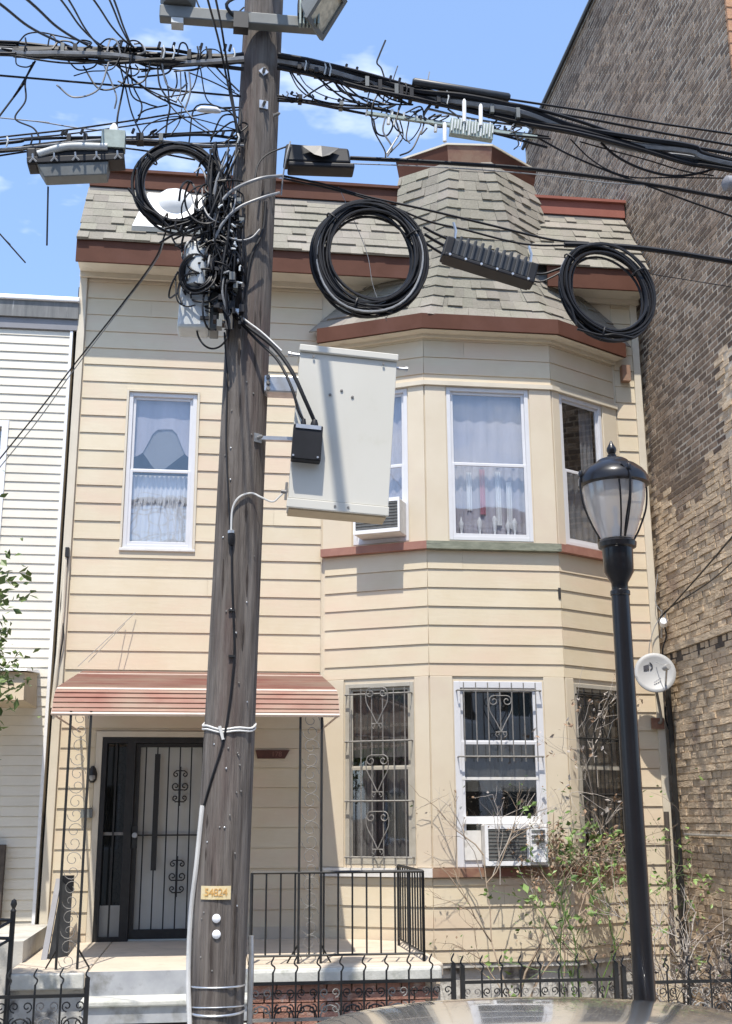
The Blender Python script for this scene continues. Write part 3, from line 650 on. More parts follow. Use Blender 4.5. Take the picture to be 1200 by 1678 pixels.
for i in range(5):
    zt = PZ - 0.185 * (i + 1); yf = PY - 0.27 * (i + 1)
    MB().box(-0.98, 0.33, yf, PY + 0.01, max(0.12, zt - 0.17), zt - 0.045).build('step_riser', 'grey_step', house)
    MB().box(-1.0, 0.35, yf - 0.03, PY - 0.27 * i - (0.0 if i else -0.02), zt - 0.044, zt).build('step_tread', 'stone_nosing', house, bevel=0.012)
MB().box(-0.98, 0.33, PY + 0.0, PY + 0.018, PZ - .186, PZ - 0.003).build('step_riser', 'grey_step', house)
MB().box(0.345, 1.93, PY + 0.05, WY - .6, 0.13, PZ - 0.112).build('porch_base', 'mortar', house)
MB().box(-1.6, -1.0, PY + 0.05, WY - .1, 0.13, PZ - 0.122).build('porch_base', 'foundation', house)
bme = MB().box(-0.098, 0.098, -0.03, 0.03, -0.029, 0.029); 
def brickmesh(nm, sx, sy, sz, material, seed):
    m = bpy.data.meshes.new(nm); rng = random.Random(seed)
    vs = [(x * sx + rng.uniform(-.003, .003), y * sy + rng.uniform(-.002, .002), z * sz + rng.uniform(-.003, .003)) for z in (-1, 1) for x, y in ((-1, -1), (1, -1), (1, 1), (-1, 1))]
    m.from_pydata(vs, [], [(3, 2, 1, 0), (4, 5, 6, 7), (0, 1, 5, 4), (1, 2, 6, 5), (2, 3, 7, 6), (3, 0, 4, 7)]); m.materials.append(MATS[material]); return m
pbm = [brickmesh('porch_brick', 0.098, 0.03, 0.029, 'red_brick', s) for s in range(4)]
for r_ in range(12):
    zc = PZ - 0.165 - r_ * 0.07
    if zc < 0.2: break
    x = 0.345 + (0.098 if r_ % 2 == 0 else 0.0) + .004
    while x < 1.86:
        piece(R.choice(pbm), 'brick', house, (x + 0.0, PY + 0.032 + R.uniform(-.004, .004), zc)); x += 0.208
MB().fbox(F0, ux(0.11), ux(1.0), 0.0, 0.03, PZ, PZ + 0.12).build('kick_board', 'porch_paint', house)

# ---- iron porch columns and railing
def column(x0, x1, y, zt, label=None):
    c = MB(); c.box(x0 - 0.01, x0 + 0.01, y - 0.01, y + 0.01, PZ + .004, zt); c.box(x1 - 0.01, x1 + 0.01, y - 0.01, y + 0.01, PZ + .004, zt)
    col = c.build('porch_column', 'iron_black', house)
    n = 9; ex, ez = V((1, 0, 0)), V((0, 0, 1)); xm = (x0 + x1) / 2; h = (zt - PZ) / n
    for i in range(n):
        zc = PZ + h * (i + 0.5); m = MB()
        m.tube(spiral(V((xm, y, zc + h * .22)), ex, ez, (x1 - x0) * .40, 1.15, 0, 1, 14), 0.003, 4).build('scroll', 'iron_grey', col)
        MB().tube(spiral(V((xm, y, zc - h * .22)), ex, ez, (x1 - x0) * .40, 1.15, math.pi, 1, 14), 0.003, 4).build('scroll', 'iron_grey', col)
    for sg, xx in ((-1, x0), (1, x1)):
        MB().tube([(xx, y, PZ + 0.16), (xx + sg * 0.09, y + .06, PZ + 0.006)], 0.008, 4).build('brace', 'iron_black', col)
column(at(91, 1588, 10.35).x, at(126, 1588, 10.35).x, 10.38, 3.30)
column(at(489, 1580, 10.40).x, at(526, 1580, 10.40).x, 10.42, 3.30)
def railing(p, q, z0, z1, nb, name='porch_railing', material='iron_black', parent=house, mid=None):
    p, q = V(p), V(q); m = MB(); Z = V((0, 0, 1))
    m.tube([p + Z * z1, q + Z * z1], 0.013, 4)
    g = m.build(name, material, parent); MB().tube([p + Z * z0, q + Z * z0], 0.010, 4).build('bottom_rail', material, g)
    for i in range(nb + 1):
        b = p.lerp(q, i / nb); zz = PZ if i in (0, nb) else z0
        MB().tube([b + Z * zz, b + Z * z1], 0.008 if i not in (0, nb) else 0.013, 4).build('baluster', material, g)
    return g
xr0, xr1 = at(412, 1500, 10.42).x, at(694, 1500, 10.42).x
zrt = at(550, 1429, 10.42).z
railing((xr0, 10.42, 0), (xr1, 10.42, 0), PZ + .07, zrt, 12)
railing((xr1, 10.42, 0), (xr1 - .02, 11.7, 0), PZ + .07, zrt, 10)
railing((xr0, 10.46, 0), (xr0, 10.47, 0), PZ + .3, zrt - .01, 1)

# ---- metal awning
AX0, AX1 = -1.41, 1.085
prof = [(12.57, 3.90), (12.50, 3.885)]
AW = [((12.57, 3.905), (12.28, 3.85), 'awning_red'), ((12.28, 3.85), (12.12, 3.82), 'awning_white'), ((12.12, 3.82), (11.2, 3.64), 'awning_red'), ((11.2, 3.64), (10.66, 3.53), 'awning_red'), ((10.66, 3.53), (10.57, 3.50), 'awning_white'), ((10.57, 3.50), (10.50, 3.465), 'awning_red'), ((10.50, 3.46), (10.45, 3.42), 'awning_red'), ((10.45, 3.415), (10.42, 3.375), 'awning_red'), ((10.42, 3.37), (10.40, 3.33), 'awning_red'), ((10.40, 3.325), (10.385, 3.295), 'awning_red')]
fr = MB()
for x in (AX0 + 0.005, AX1 - 0.005): fr.tube([(x, 12.57, 3.89), (x, 10.55, 3.47), (x, 10.39, 3.27)], 0.014, 4); fr.tube([(x, 10.42, 3.275), (x, 12.57, 3.275)], 0.012, 4)
fr.tube([(AX0, 10.375, 3.275), (AX1, 10.375, 3.275)], 0.017, 4)
aw = fr.build('awning', 'awning_white', house)
for (y0, z0), (y1, z1), mt in AW:
    d = V((0, y0 - y1, z0 - z1)); n = V((0, -d.z, d.y)).normalized(); n = n if n.z > 0 else -n
    cnt = max(1, int(round(d.length / 0.12)))
    for i in range(cnt):
        a = V((0, y0, z0)).lerp(V((0, y1, z1)), i / cnt); b = V((0, y0, z0)).lerp(V((0, y1, z1)), (i + 1) / cnt)
        k = 0.010; m = MB()
        m.hexa([V((AX0, b.y, b.z)) - n * .004, V((AX1, b.y, b.z)) - n * .004, V((AX1, a.y, a.z)) - n * .004, V((AX0, a.y, a.z)) - n * .004,
                V((AX0, b.y, b.z)) + n * k, V((AX1, b.y, b.z)) + n * k, V((AX1, a.y, a.z)) + n * .003, V((AX0, a.y, a.z)) + n * .003])
        m.build('slat', mt, aw)
for x in (AX0 + 0.3, ):
    pass
MB().tube([at(222, 1004, 12.56), at(128, 1092, 12.0)], 0.004, 4).tube([at(205, 1022, 12.56), at(145, 1085, 12.1)], 0.004, 4).build('stay_wire', 'iron_grey', aw)

# ---- small fittings on the house
p = at(152, 1268, WY - .03)
m = MB(); m.lathe(p, [(0.02, -.09), (0.045, -.06), (0.05, 0.0), (0.035, 0.05), (0.012, 0.08)], 10); 
sc_ = m.build('porch_lamp', 'iron_black', house); MB().lathe(p + V((0, -.02, -.03)), [(0.02, -.04), (0.035, -.02), (0.035, .01), (0.02, .02)], 10).build('lamp_glass', 'lamp_globe', sc_)
m = MB(); m.fbox(F0, ux(at(134, 1326, WY).x), ux(at(152, 1340, WY).x), 0.02, 0.06, at(134, 1340, WY).z, at(134, 1326, WY).z); m.build('letter_box', 'grey_plastic', house)
A = [at(419, 1229, WY - .03), at(475, 1229, WY - .03), at(467, 1243, WY - .03), at(422, 1243, WY - .03)]
m = MB(); m.hexa([A[3], A[2], A[2] + V((0, .02, 0)), A[3] + V((0, .02, 0)), A[0], A[1], A[1] + V((0, .02, 0)), A[0] + V((0, .02, 0))])
plq = m.build('number_plaque', 'plaque_brown', house)
def text(s, loc, size, material, name, parent, rot=(math.pi / 2, 0, 0)):
    c = bpy.data.curves.new(name, 'FONT'); c.body = s; c.size = size; c.align_x = 'CENTER'; c.align_y = 'CENTER'; c.extrude = 0.001
    t = bpy.data.objects.new(name, c); COL.objects.link(t); bpy.context.view_layer.update()
    me = bpy.data.meshes.new_from_object(t); bpy.data.objects.remove(t)
    o = bpy.data.objects.new(name, me); COL.objects.link(o); me.materials.clear(); me.materials.append(MATS[material])
    o.rotation_euler = rot; o.parent = parent; o.location = V(loc) - WLOC[parent]; WLOC[o] = V(loc); return o
text('178', (A[0] + A[1] + A[2] + A[3]) / 4 + V((.05, -.003, 0)), 0.075, 'plaque_mark', 'house_number', plq)
# downspout on the left, stand pipe on the right
MB().tube([at(108, 915, WY - .07), at(103, 1000, WY - .07), at(86, 1160, WY - .07)], 0.02, 8).build('downspout', 'cream_trim', house)
MB().tube(smooth([at(112, 912, WY - .08), at(100, 990, WY - .05), at(104, 1040, WY - .08), at(92, 1110, WY - .05)], 6), 0.008, 5).build('stray_wire', 'black_cable', house)
MB().box(at(112, 905, WY).x - .02, at(112, 905, WY).x + .02, WY - .1, WY - .04, at(112, 915, WY).z, at(112, 900, WY).z).build('wire_clamp', 'iron_black', house)
MB().tube([at(1092, 1330, WY - .1), at(1096, 1400, WY - .1), at(1103, 1560, WY - .1)], [0.03, 0.032, 0.032], 8).build('stand_pipe', 'twig_dark', house)
# bracket under the bay eave, right
p = at(1025, 610, WY - .08); MB().box(p.x - .05, p.x + .05, WY - .12, WY - .03, p.z - .12, p.z + .08).build('bracket', 'rusty_fascia', house)

# ---- white domed vent on the mansard
vp = at(290, 345, 12.40)
vent = thing('roof_vent', 'white dome topped roof vent on the left shingled slope behind the small cable coil', 'roof vent', vp)
qa, qb, qc, qd = at(216, 370, 12.24), at(352, 377, 12.24), at(334, 335, 12.50), at(243, 330, 12.50)
n_ = V((0, -0.85, 0.5)).normalized()
MB().hexa([qa, qb, qb + V((0, .3, .05)), qa + V((0, .3, .05)), qd + n_ * .12, qc + n_ * .12, qc + V((0, .25, 0)), qd + V((0, .25, 0))]).build('hood', 'skylight_white', vent, bevel=.012)
MB().hexa([qa - V((0, 0, .06)), qb - V((0, 0, .06)), qb + V((0, .3, -.06)), qa + V((0, .3, -.06)), qa - V((0, 0, .005)), qb - V((0, 0, .005)), qb + V((0, .3, -.005)), qa + V((0, .3, -.005))]).build('base', 'grey_plastic', vent)
rr = (at(323, 340, 12.45) - at(253, 340, 12.45)).length / 2
MB().lathe(at(288, 343, 12.50), [(rr, -.14), (rr, .03), (rr * .93, .10), (rr * .76, .17), (rr * .45, .22), (rr * .05, .24)], 24, V((0, -.62, .78))).build('dome', 'skylight_white', vent)

# ------------------------------------------------------------------ white neighbour on the left
nb = thing('row_house', 'white narrow clapboard house with weathered grey cornice at the left edge', 'house', (-4.3, 12.6, .13))
FN = Face(-7.0, 12.60, -1.742, 12.60)
nwin = [(FN.len - 2.0, FN.len - 0.70, 5.0, 6.60), (FN.len - 4.4, FN.len - 3.1, 5.45, 7.25), (FN.len - 4.4, FN.len - 3.1, 1.9, 3.7)]
k = MB()
for a, b, p, q in rects(0, FN.len, .4, 8.15, nwin): k.fbox(FN, a, b, -.2, -.002, p, q)
k.build('wall', 'neighbour_siding', nb)
siding(FN, 0.0, FN.len - 0.035, 0.95, 7.765, [grow(h, .07) for h in nwin], 'neighbour_siding', nb, pitch=0.1015, phase=7.60, proud=0.0155)
MB().fbox(FN, FN.len - .032, FN.len, 0, .03, .9, 7.77).build('corner_trim', 'white_trim', nb)
MB().fbox(FN, 0, FN.len + .05, 0, .04, 7.775, 7.90).build('frieze', 'board_grey', nb)
MB().fbox(FN, 0, FN.len + .05, 0, .07, 7.905, 8.10).build('cornice', 'cornice_grey', nb)
MB().fbox(FN, 0, FN.len + .06, -.2, .10, 8.105, 8.16).build('coping', 'white_trim', nb, bevel=.008)
MB().fbox(FN, 0, FN.len, -7, -.21, .3, 8.1).build('rear_block', 'neighbour_siding', nb)
for h in nwin:
    m = MB(); u0, u1, z0, z1 = h
    m.fbox(FN, u0 - .07, u0, -.02, .03, z0 - .07, z1 + .07); m.fbox(FN, u1, u1 + .07, -.02, .03, z0 - .07, z1 + .07); m.fbox(FN, u0, u1, -.02, .03, z1, z1 + .07); m.fbox(FN, u0, u1, -.02, .03, z0 - .07, z0)
    m.fbox(FN, u0, u1, -.05, -.02, (z0 + z1) / 2 - .02, (z0 + z1) / 2 + .02)
    wv = m.build('window', 'white_trim', nb)
    MB().fbox(FN, u0, u1, -.07, -.06, z0, z1).build('pane', 'window_glass', wv)
    MB().fbox(FN, u0, u1, -.16, -.15, z0, z1).build('shade', 'grey_blind', wv)
# its entrance hood
hx = FN.pt(0, 0, 0)
hr = at(44, 1150, 11.9)
m = MB(); m.hexa([(-4.6, 11.7, hr.z), (hr.x, 11.7, hr.z), (hr.x, 12.59, hr.z), (-4.6, 12.59, hr.z), (-4.6, 11.78, hr.z + .28), (hr.x - .02, 11.78, hr.z + .28), (hr.x - .02, 12.59, hr.z + .36), (-4.6, 12.59, hr.z + .36)])
m.build('door_hood', 'hood_tan', nb)
MB().hexa([(-4.55, 11.68, hr.z + .285), (hr.x + .01, 11.70, hr.z + .285), (hr.x + .01, 12.58, hr.z + .365), (-4.55, 12.58, hr.z + .365), (-4.55, 11.72, hr.z + .31), (hr.x, 11.74, hr.z + .31), (hr.x, 12.58, hr.z + .40), (-4.55, 12.58, hr.z + .40)]).build('hood_top', 'white_trim', nb)
sp = at(40, 1530, 11.6)
MB().box(-4.4, sp.x + .1, 10.9, 12.55, .13, sp.z).build('stoop', 'concrete', nb)
m = MB().box(at(0, 1400, 12.5).x - .5, at(8, 1400, 12.5).x, 12.48, 12.57, 1.3, at(8, 1384, 12.5).z); m.build('door', 'twig_dark', nb)
# dark box in the slit between the two houses, its shade put in as colour
MB().box(-1.735, -1.708, 12.75, 12.9, .2, 8.4).build('gap_dark_fill', 'dark_room', nb)

# stair railing of the neighbour
sr = thing('stair_railing', 'black iron stair railing with ball topped post at the lower left edge', 'railing', at(20, 1640, 10.2))
q = at(22, 1495, 10.2); Z = V((0, 0, 1))
MB().box(q.x - .018, q.x + .018, 10.18, 10.22, .14, q.z).build('newel_post', 'iron_black', sr)
MB().lathe((q.x, 10.2, q.z), [(.02, 0), (.024, .01), (.012, .03), (.026, .06), (.02, .09), (.004, .105)], 10).build('finial', 'iron_black', sr)
for dz in (-.06, -.2, -.85):
    MB().tube([q + Z * dz, q + V((-1.3, .9, dz + .62 - .65))], .013, 4).build('rail', 'iron_black', sr)
    MB().tube([q + Z * dz + V((0, .0, 0)), q + V((-.8, -.9, dz - .45))], .012, 4).build('rail', 'iron_black', sr)
for i in range(1, 9):
    b = q + V((-.09 * i, -.1 * i, -.05 * i)); MB().tube([b + Z * -.2, b + Z * -.85], .008, 4).build('baluster', 'iron_black', sr)
for i in range(1, 9):
    b = q + V((-.14 * i, .1 * i, -.003 * i)); MB().tube([b + Z * -.06, b + Z * -.85], .008, 4).build('baluster', 'iron_black', sr)

# leaning folded board on the porch
lb = thing('folded_table', 'grey folded table with black top bracket leaning on the porch end wall', 'folded table', at(75, 1585, 11.4))
a0, a1, b0, b1 = at(62, 1600, 10.9), at(92, 1600, 10.9), at(92, 1440, 12.3), at(121, 1440, 12.3)
off = V((.035, -.01, .0))
MB().hexa([a0, a0 + V((.05, 0, 0)), a0 + V((.05, .06, 0)), a0 + V((0, .06, 0)), b0, b0 + V((.05, 0, 0)), b0 + V((.05, .06, 0)), b0 + V((0, .06, 0))]).build('tabletop_edge', 'board_grey', lb)
MB().hexa([a0 + V((.06, .02, 0)), a1 + V((.06, .25, 0)), a1 + V((.06, .28, 0)), a0 + V((.06, .05, 0)), b0 + V((.06, .02, 0)), b1 + V((-.02, .1, -.05)), b1 + V((-.02, .13, -.05)), b0 + V((.06, .05, 0))]).build('tabletop', 'ribbed_plastic', lb)
MB().box(b0.x + .06, b1.x, b0.y - .02, b0.y + .05, b0.z - .12, b0.z + .03).build('bracket', 'black_plastic', lb)

# ------------------------------------------------------------------ brick building on the right
BX = 5.03; BYF = 9.74; BTOP = 13.6; BYB = 17.3
bb = thing('brick_building', 'tall brown brick building whose bare side wall rises right of the cream house', 'building', (8, 14, .13))
MB().box(BX + .004, 12, BYF + .02, BYB, .13, 6.0).build('side_wall', 'parge', bb)
MB().box(BX, 12, BYF + .02, BYB, 6.0, BTOP).build('side_wall', 'mortar', bb)
MB().box(BX - .03, 12.05, BYF - .02, BYB + .03, BTOP, BTOP + .10).build('coping', 'cornice_grey', bb)
MB().tube([(BX - .05, BYF, BTOP - .04), (BX - .05, BYB, BTOP - .04)], .03, 6).build('roof_edge', 'iron_black', bb)
BK = []; rng = random.Random(9)
pit = 0.0735; zc = 0.3; r_ = 0
while zc < BTOP - .05:
    y = BYF + (0.0 if r_ % 2 else -0.1) ; header = (r_ % 7 == 3)
    step = 0.108 if header else 0.213
    while y < BYB - .12:
        y0 = max(y, BYF + 0.002); y1 = y + step - 0.02
        vis = (y1 < 12.75) or (zc > 8.4)
        if vis and y1 - y0 > .04 and zc < BTOP - .06: BK.append(((y0 + y1) / 2, zc, (y1 - y0) / 2, r_))
        y += step
    zc += pit; r_ += 1
def bpx(b):
    yc, z, hl, _ = b; a = proj((BX, yc - hl, z - .03)); c = proj((BX, yc + hl, z + .03))
    if not (-20 < a[0] < 1215 and -20 < a[1] < 1690): return 0
    return abs((a[0] - c[0])) * abs((z and 1) * (proj((BX, yc, z + .03))[1] - proj((BX, yc, z - .03))[1]))
BK.sort(key=lambda b: -bpx(b))
cache = {}
upper, lower = MB(), MB(); dark_, pale_ = MB(), MB()
for i, (yc, z, hl, r_) in enumerate(BK):
    edge = 5.85 + 0.25 * math.sin(yc * 3.1) + 0.12 * math.sin(yc * 11)
    par = z < edge or (yc < 10.6 and z < edge + 0.9)
    out = rng.uniform(-.0055, -.001) if not par else rng.choice((rng.uniform(-.010, .004), rng.uniform(-.002, .012)))
    tilt = rng.uniform(-.002, .002)
    if i < 300:
        key = (par, round(hl, 2), i % 3)
        if key not in cache: cache[key] = brickmesh('wall_brick', 0.02, hl - .001, 0.0305 if par else .0245, 'parged_brick' if par else 'brick', i)
        piece(cache[key], 'brick', bb, (BX + .012 - out, yc, z))
    else:
        x0 = BX - .008 - out; yc += rng.uniform(-.02, .02) if par else 0; hl *= rng.uniform(.95, 1.15) if par else 1; m = lower if par else rng.choices((dark_, upper, pale_), (5, 4, 1.2) if z < 9.6 else (3, 5, 4))[0]; h = rng.uniform(.026, .0345) if par else .0245; z += rng.uniform(-.004, .004) if par else 0
        m.add([(x0, yc - hl, z - h), (x0, yc + hl, z - h), (x0 + tilt, yc + hl, z + h), (x0 + tilt, yc - hl, z + h), (BX + .02, yc - hl, z - h), (BX + .02, yc + hl, z - h), (BX + .02, yc + hl, z + h), (BX + .02, yc - hl, z + h)],
              [(3, 2, 1, 0), (0, 1, 5, 4), (2, 3, 7, 6), (0, 4, 7, 3), (1, 2, 6, 5)])
upper.build('brick_field', 'brick_field', bb, kind='stuff'); dark_.build('dark_brick_field', 'brick_dark', bb, kind='stuff'); pale_.build('pale_brick_field', 'brick_pale', bb, kind='stuff'); lower.build('parged_brick_field', 'parged_brick', bb, kind='stuff')
# front facade of the brick building (orange brick), ledge and pipes on the side wall
fmesh = [brickmesh('front_brick', 0.1, 0.02, 0.029, 'orange_brick', s) for s in range(3)]
FB = MB().box(BX + .004, BX + 3, BYF - .022, BYF + .015, .13, BTOP - .02)
zc = 0.3; r_ = 0
while zc < BTOP:
    x = BX + .0 + (.105 if r_ % 2 else 0.0) + .1
    while x < BX + 2.9: FB.box(x - .1, x + .1, BYF - .03, BYF + .01, zc - .029, zc + .029); x += .212
    zc += .072; r_ += 1
FB.build('front_bricks', 'orange_brick', bb, kind='stuff')
a, b = atX(1082, 1066, BX), atX(1200, 1040, BX); zl = (a.z + b.z) / 2
MB().box(BX - .035, BX + .02, BYF + .01, 12.7, zl - .02, zl + .05).build('ledge', 'parge', bb)
MB().box(BX - .004, BX + .02, BYF + .01, 12.7, zl - .14, zl - .021).build('ledge_dark_band', 'twig_dark', bb)  # dark band below the ledge, a recess only by its colour
MB().tube([(BX - .04, BYF, atX(1150, 1368, BX).z), (BX - .04, 12.3, atX(1150, 1368, BX).z)], .014, 6).build('pipe', 'galvanised', bb)
xx = 10.35; MB().tube([(BX - .028, xx, atX(1165, 720, BX).z), (BX - .028, xx, atX(1165, 900, BX).z)], .012, 5).build('pipe', 'twig_dark', bb)
MB().box(BX - .03, BX + .02, BYF, 10.5, atX(1180, 760, BX).z - .6, atX(1180, 760, BX).z + .15).build('stucco_patch', 'parge', bb)
MB().tube([(BX - .05, 12.45, .4), (BX - .05, 12.45, zl - .1)], .03, 6).build('drain_pipe', 'iron_black', bb)

# ------------------------------------------------------------------ utility pole and what hangs on it
up_ = thing('utility_pole', 'weathered brown wooden utility pole with yellow number tag standing before the porch', 'utility pole', (.01, 7.0, .134))
def pole_c(z): return V((0.012 + .0226 * z, 7.0, z))
def pole_r(z): return 0.160 - .0032 * z
hs = [0.12 + i * .1 for i in range(100)]
pm = MB(); n = 36; vs = []; prng = random.Random(4)
gro = [(prng.uniform(0, 6.28), prng.uniform(.005, .012), prng.uniform(0, 10), prng.uniform(.02, .06)) for _ in range(11)]
for z in hs:
    c = pole_c(z); r0 = pole_r(z)
    for k_ in range(n):
        a = 2 * math.pi * k_ / n; rr_ = r0 + .002 * math.sin(3 * a + z * .8)
        for ga, gd, gz, gw in gro:
            da = (a - ga - .05 * math.sin(z * .7 + gz) + math.pi) % (2 * math.pi) - math.pi
            rr_ -= gd * math.exp(-(da / .075) ** 2) * (0.5 + 0.5 * math.sin(z * .9 + gz))
        vs.append(c + V((math.cos(a) * rr_, math.sin(a) * rr_, 0)))
pm.add(vs, [(i * n + k_, i * n + (k_ + 1) % n, (i + 1) * n + (k_ + 1) % n, (i + 1) * n + k_) for i in range(len(hs) - 1) for k_ in range(n)]); pm.smooth = True
shaft = pm.build('shaft', 'pole_wood', up_)
def on_pole(px, py, lift=0.0):
    d = ray(px, py); best = None
    z = at(px, py, 6.86).z; c = pole_c(z); r0 = pole_r(z) + lift
    dx, dy = d.x, d.y; ox, oy = CAM_POS.x - c.x, CAM_POS.y - c.y
    A_ = dx * dx + dy * dy; B_ = ox * dx + oy * dy; C_ = ox * ox + oy * oy - r0 * r0; disc = B_ * B_ - A_ * C_
    t = (-B_ - math.sqrt(disc)) / A_ if disc > 0 else -B_ / A_
    return CAM_POS + d * t
for i in range(26):
    py = R.uniform(140, 1580); xc = 355 + (1600 - py) * .048; p = on_pole(xc + R.uniform(-32, 32), py, .001); nn = V((p.x - pole_c(p.z).x, p.y - 7.0, 0)).normalized()
    l_ = R.uniform(.03, .16); t_ = V((-nn.y, nn.x, 0)); wv = R.uniform(.003, .009)
    pts = [p + V((0, 0, l_)), p + t_ * wv, p - V((0, 0, l_)), p - t_ * wv]
    MB().add([q - nn * .004 for q in pts] + [q + nn * .0015 for q in pts], [(4, 5, 6, 7), (0, 1, 5, 4), (1, 2, 6, 5), (2, 3, 7, 6), (3, 0, 4, 7)]).build('wood_check', 'pole_knot', up_)
for i in range(34):
    py = R.uniform(560, 1600); p = on_pole(355 + (1600 - py) * .048 + R.uniform(-30, 30), py, -.002); nn = V((p.x - pole_c(p.z).x, p.y - 7.0, 0)).normalized()
    MB().lathe(p, [(.0045, 0), (.0055, .006), (.003, .008)], 6, nn).build('nail', 'iron_grey' if i % 3 else 'galvanised', up_)
def washer(px, py, s=.03, diamond=False):
    p = on_pole(px, py, .004); m = MB(); nn = V((p.x - pole_c(p.z).x, p.y - 7.0, 0)).normalized(); t_ = V((-nn.y, nn.x, 0)); z_ = V((0, 0, 1))
    e1, e2 = (t_, z_) if not diamond else ((t_ + z_).normalized(), (z_ - t_).normalized())
    m.hexa([p - e1 * s - e2 * s, p + e1 * s - e2 * s, p + e1 * s + e2 * s, p - e1 * s + e2 * s, p - e1 * s - e2 * s + nn * .008, p + e1 * s - e2 * s + nn * .008, p + e1 * s + e2 * s + nn * .008, p - e1 * s + e2 * s + nn * .008])
    w_ = m.build('washer_plate', 'galvanised', up_)
    MB().lathe(p + nn * .008, [(.011, 0), (.011, .03), (.006, .045)], 8, nn).build('bolt', 'iron_grey', w_)
washer(437, 42, .022, True); washer(432, 118, .024, True); washer(432, 172, .030); washer(449, 190, .010); washer(422, 718, .028)
# id tag and two white discs
p = on_pole(354, 1463, .006)
wd = (at(380, 1463, 6.84) - at(331, 1463, 6.84)).length / 2; m = MB(); hgt = .036
for i in range(6):
    t0, t1 = -1 + i / 3, -1 + (i + 1) / 3
    c0 = V((p.x + wd * t0, 0, p.z)); c1 = V((p.x + wd * t1, 0, p.z))
    def ysur(x): return 7.0 - math.sqrt(max(1e-4, (pole_r(p.z) + .006) ** 2 - (x - pole_c(p.z).x) ** 2))
    m.hexa([(c0.x, ysur(c0.x) - .003, p.z - hgt), (c1.x, ysur(c1.x) - .003, p.z - hgt), (c1.x, ysur(c1.x), p.z - hgt), (c0.x, ysur(c0.x), p.z - hgt), (c0.x, ysur(c0.x) - .003, p.z + hgt), (c1.x, ysur(c1.x) - .003, p.z + hgt), (c1.x, ysur(c1.x), p.z + hgt), (c0.x, ysur(c0.x), p.z + hgt)])
tg = m.build('number_tag', 'tag_yellow', up_)
for i, ch in enumerate('54824'):
    xx = p.x + wd * (-.62 + .31 * i); text(ch, (xx, ysur(xx) - .0045, p.z), .058, 'tag_orange', 'digit', tg, (math.pi / 2, 0, math.asin(max(-1, min(1, (xx - pole_c(p.z).x) / pole_r(p.z))))))
for py in (1505, 1531):
    p = on_pole(355, py, .002); nn = V((p.x - pole_c(p.z).x, p.y - 7, 0)).normalized(); MB().lathe(p, [(.022, 0), (.024, .004), (.018, .010), (.006, .013)], 14, nn).build('disc', 'white_trim', up_)
def band(z0, tilt, material, r=.006, name='band', parent=up_, lift=.004, start=0.0, end=6.2832, wob=.0):
    pts = []
    for i in range(33):
        a = start + (end - start) * i / 32; z = z0 + tilt * math.cos(a) + wob * math.sin(a * 5); c = pole_c(z); rr_ = pole_r(z) + lift
        pts.append(c + V((math.sin(a) * rr_, -math.cos(a) * rr_, 0)))
    return MB().tube(pts, r, 6).build(name, material, parent)
zb = on_pole(355, 1620).z; band(zb, .004, 'galvanised', .005); band(on_pole(355, 1662).z, -.01, 'galvanised', .007); band(on_pole(355, 1655).z, .012, 'galvanised', .004)
band(on_pole(367, 1190).z + .02, -.035, 'white_cable', .007, 'white_tie', wob=.006); band(on_pole(367, 1196).z + .02, -.03, 'white_cable', .006, 'white_tie', wob=.005)
MB().tube([on_pole(360, 1190, .012), on_pole(366, 1212, .012)], .01, 5).build('tie_tail', 'white_cable', up_)
# crossarm near the top
ca0, ca1 = at(262, 22, 6.80), at(525, 43, 6.80)
MB().hexa([ca0 + V((0, -.04, -.05)), ca1 + V((0, -.04, -.045)), ca1 + V((0, .04, -.045)), ca0 + V((0, .04, -.05)), ca0 + V((0, -.04, .045)), ca1 + V((0, -.04, .04)), ca1 + V((0, .04, .04)), ca0 + V((0, .04, .045))]).build('crossarm', 'grey_plastic', up_, bevel=.008)
MB().box(ca0.x + .08, ca0.x + .16, 6.76, 6.84, ca0.z - .09, ca0.z - .05).build('arm_clamp', 'pale_grey_plastic', up_)
m = MB(); p = at(395, 38, 6.78); m.box(p.x - .05, p.x + .05, 6.74, 6.82, p.z - .06, p.z + .06); m.tube(smooth([p, p + V((-.1, -.05, .1)), p + V((.05, -.06, .2))], 5), .012, 6); m.build('arm_bolt', 'iron_black', up_)
m = MB(); m.lathe(at(292, 5, 6.8), [(.10, -.03), (.12, 0), (.12, .1), (.05, .16)], 14); m.build('arm_lamp', 'grey_plastic', up_)
# street light arm reaching out over the road from the pole, above the picture
pa_ = pole_c(8.6); MB().tube(smooth([pa_ + V((0, -.1, -.25)), pa_ + V((0, -.5, -.06)), pa_ + V((0, -1.6, .04)), pa_ + V((0, -2.9, .06))], 6), .036, 10).build('light_arm', 'galvanised', up_)
MB().lathe(pa_ + V((0, -3.0, .06)), [(.04, -.1), (.13, .05), (.16, .3), (.10, .5), (.02, .56)], 14, V((0, -1, 0))).build('light_head', 'grey_plastic', up_)
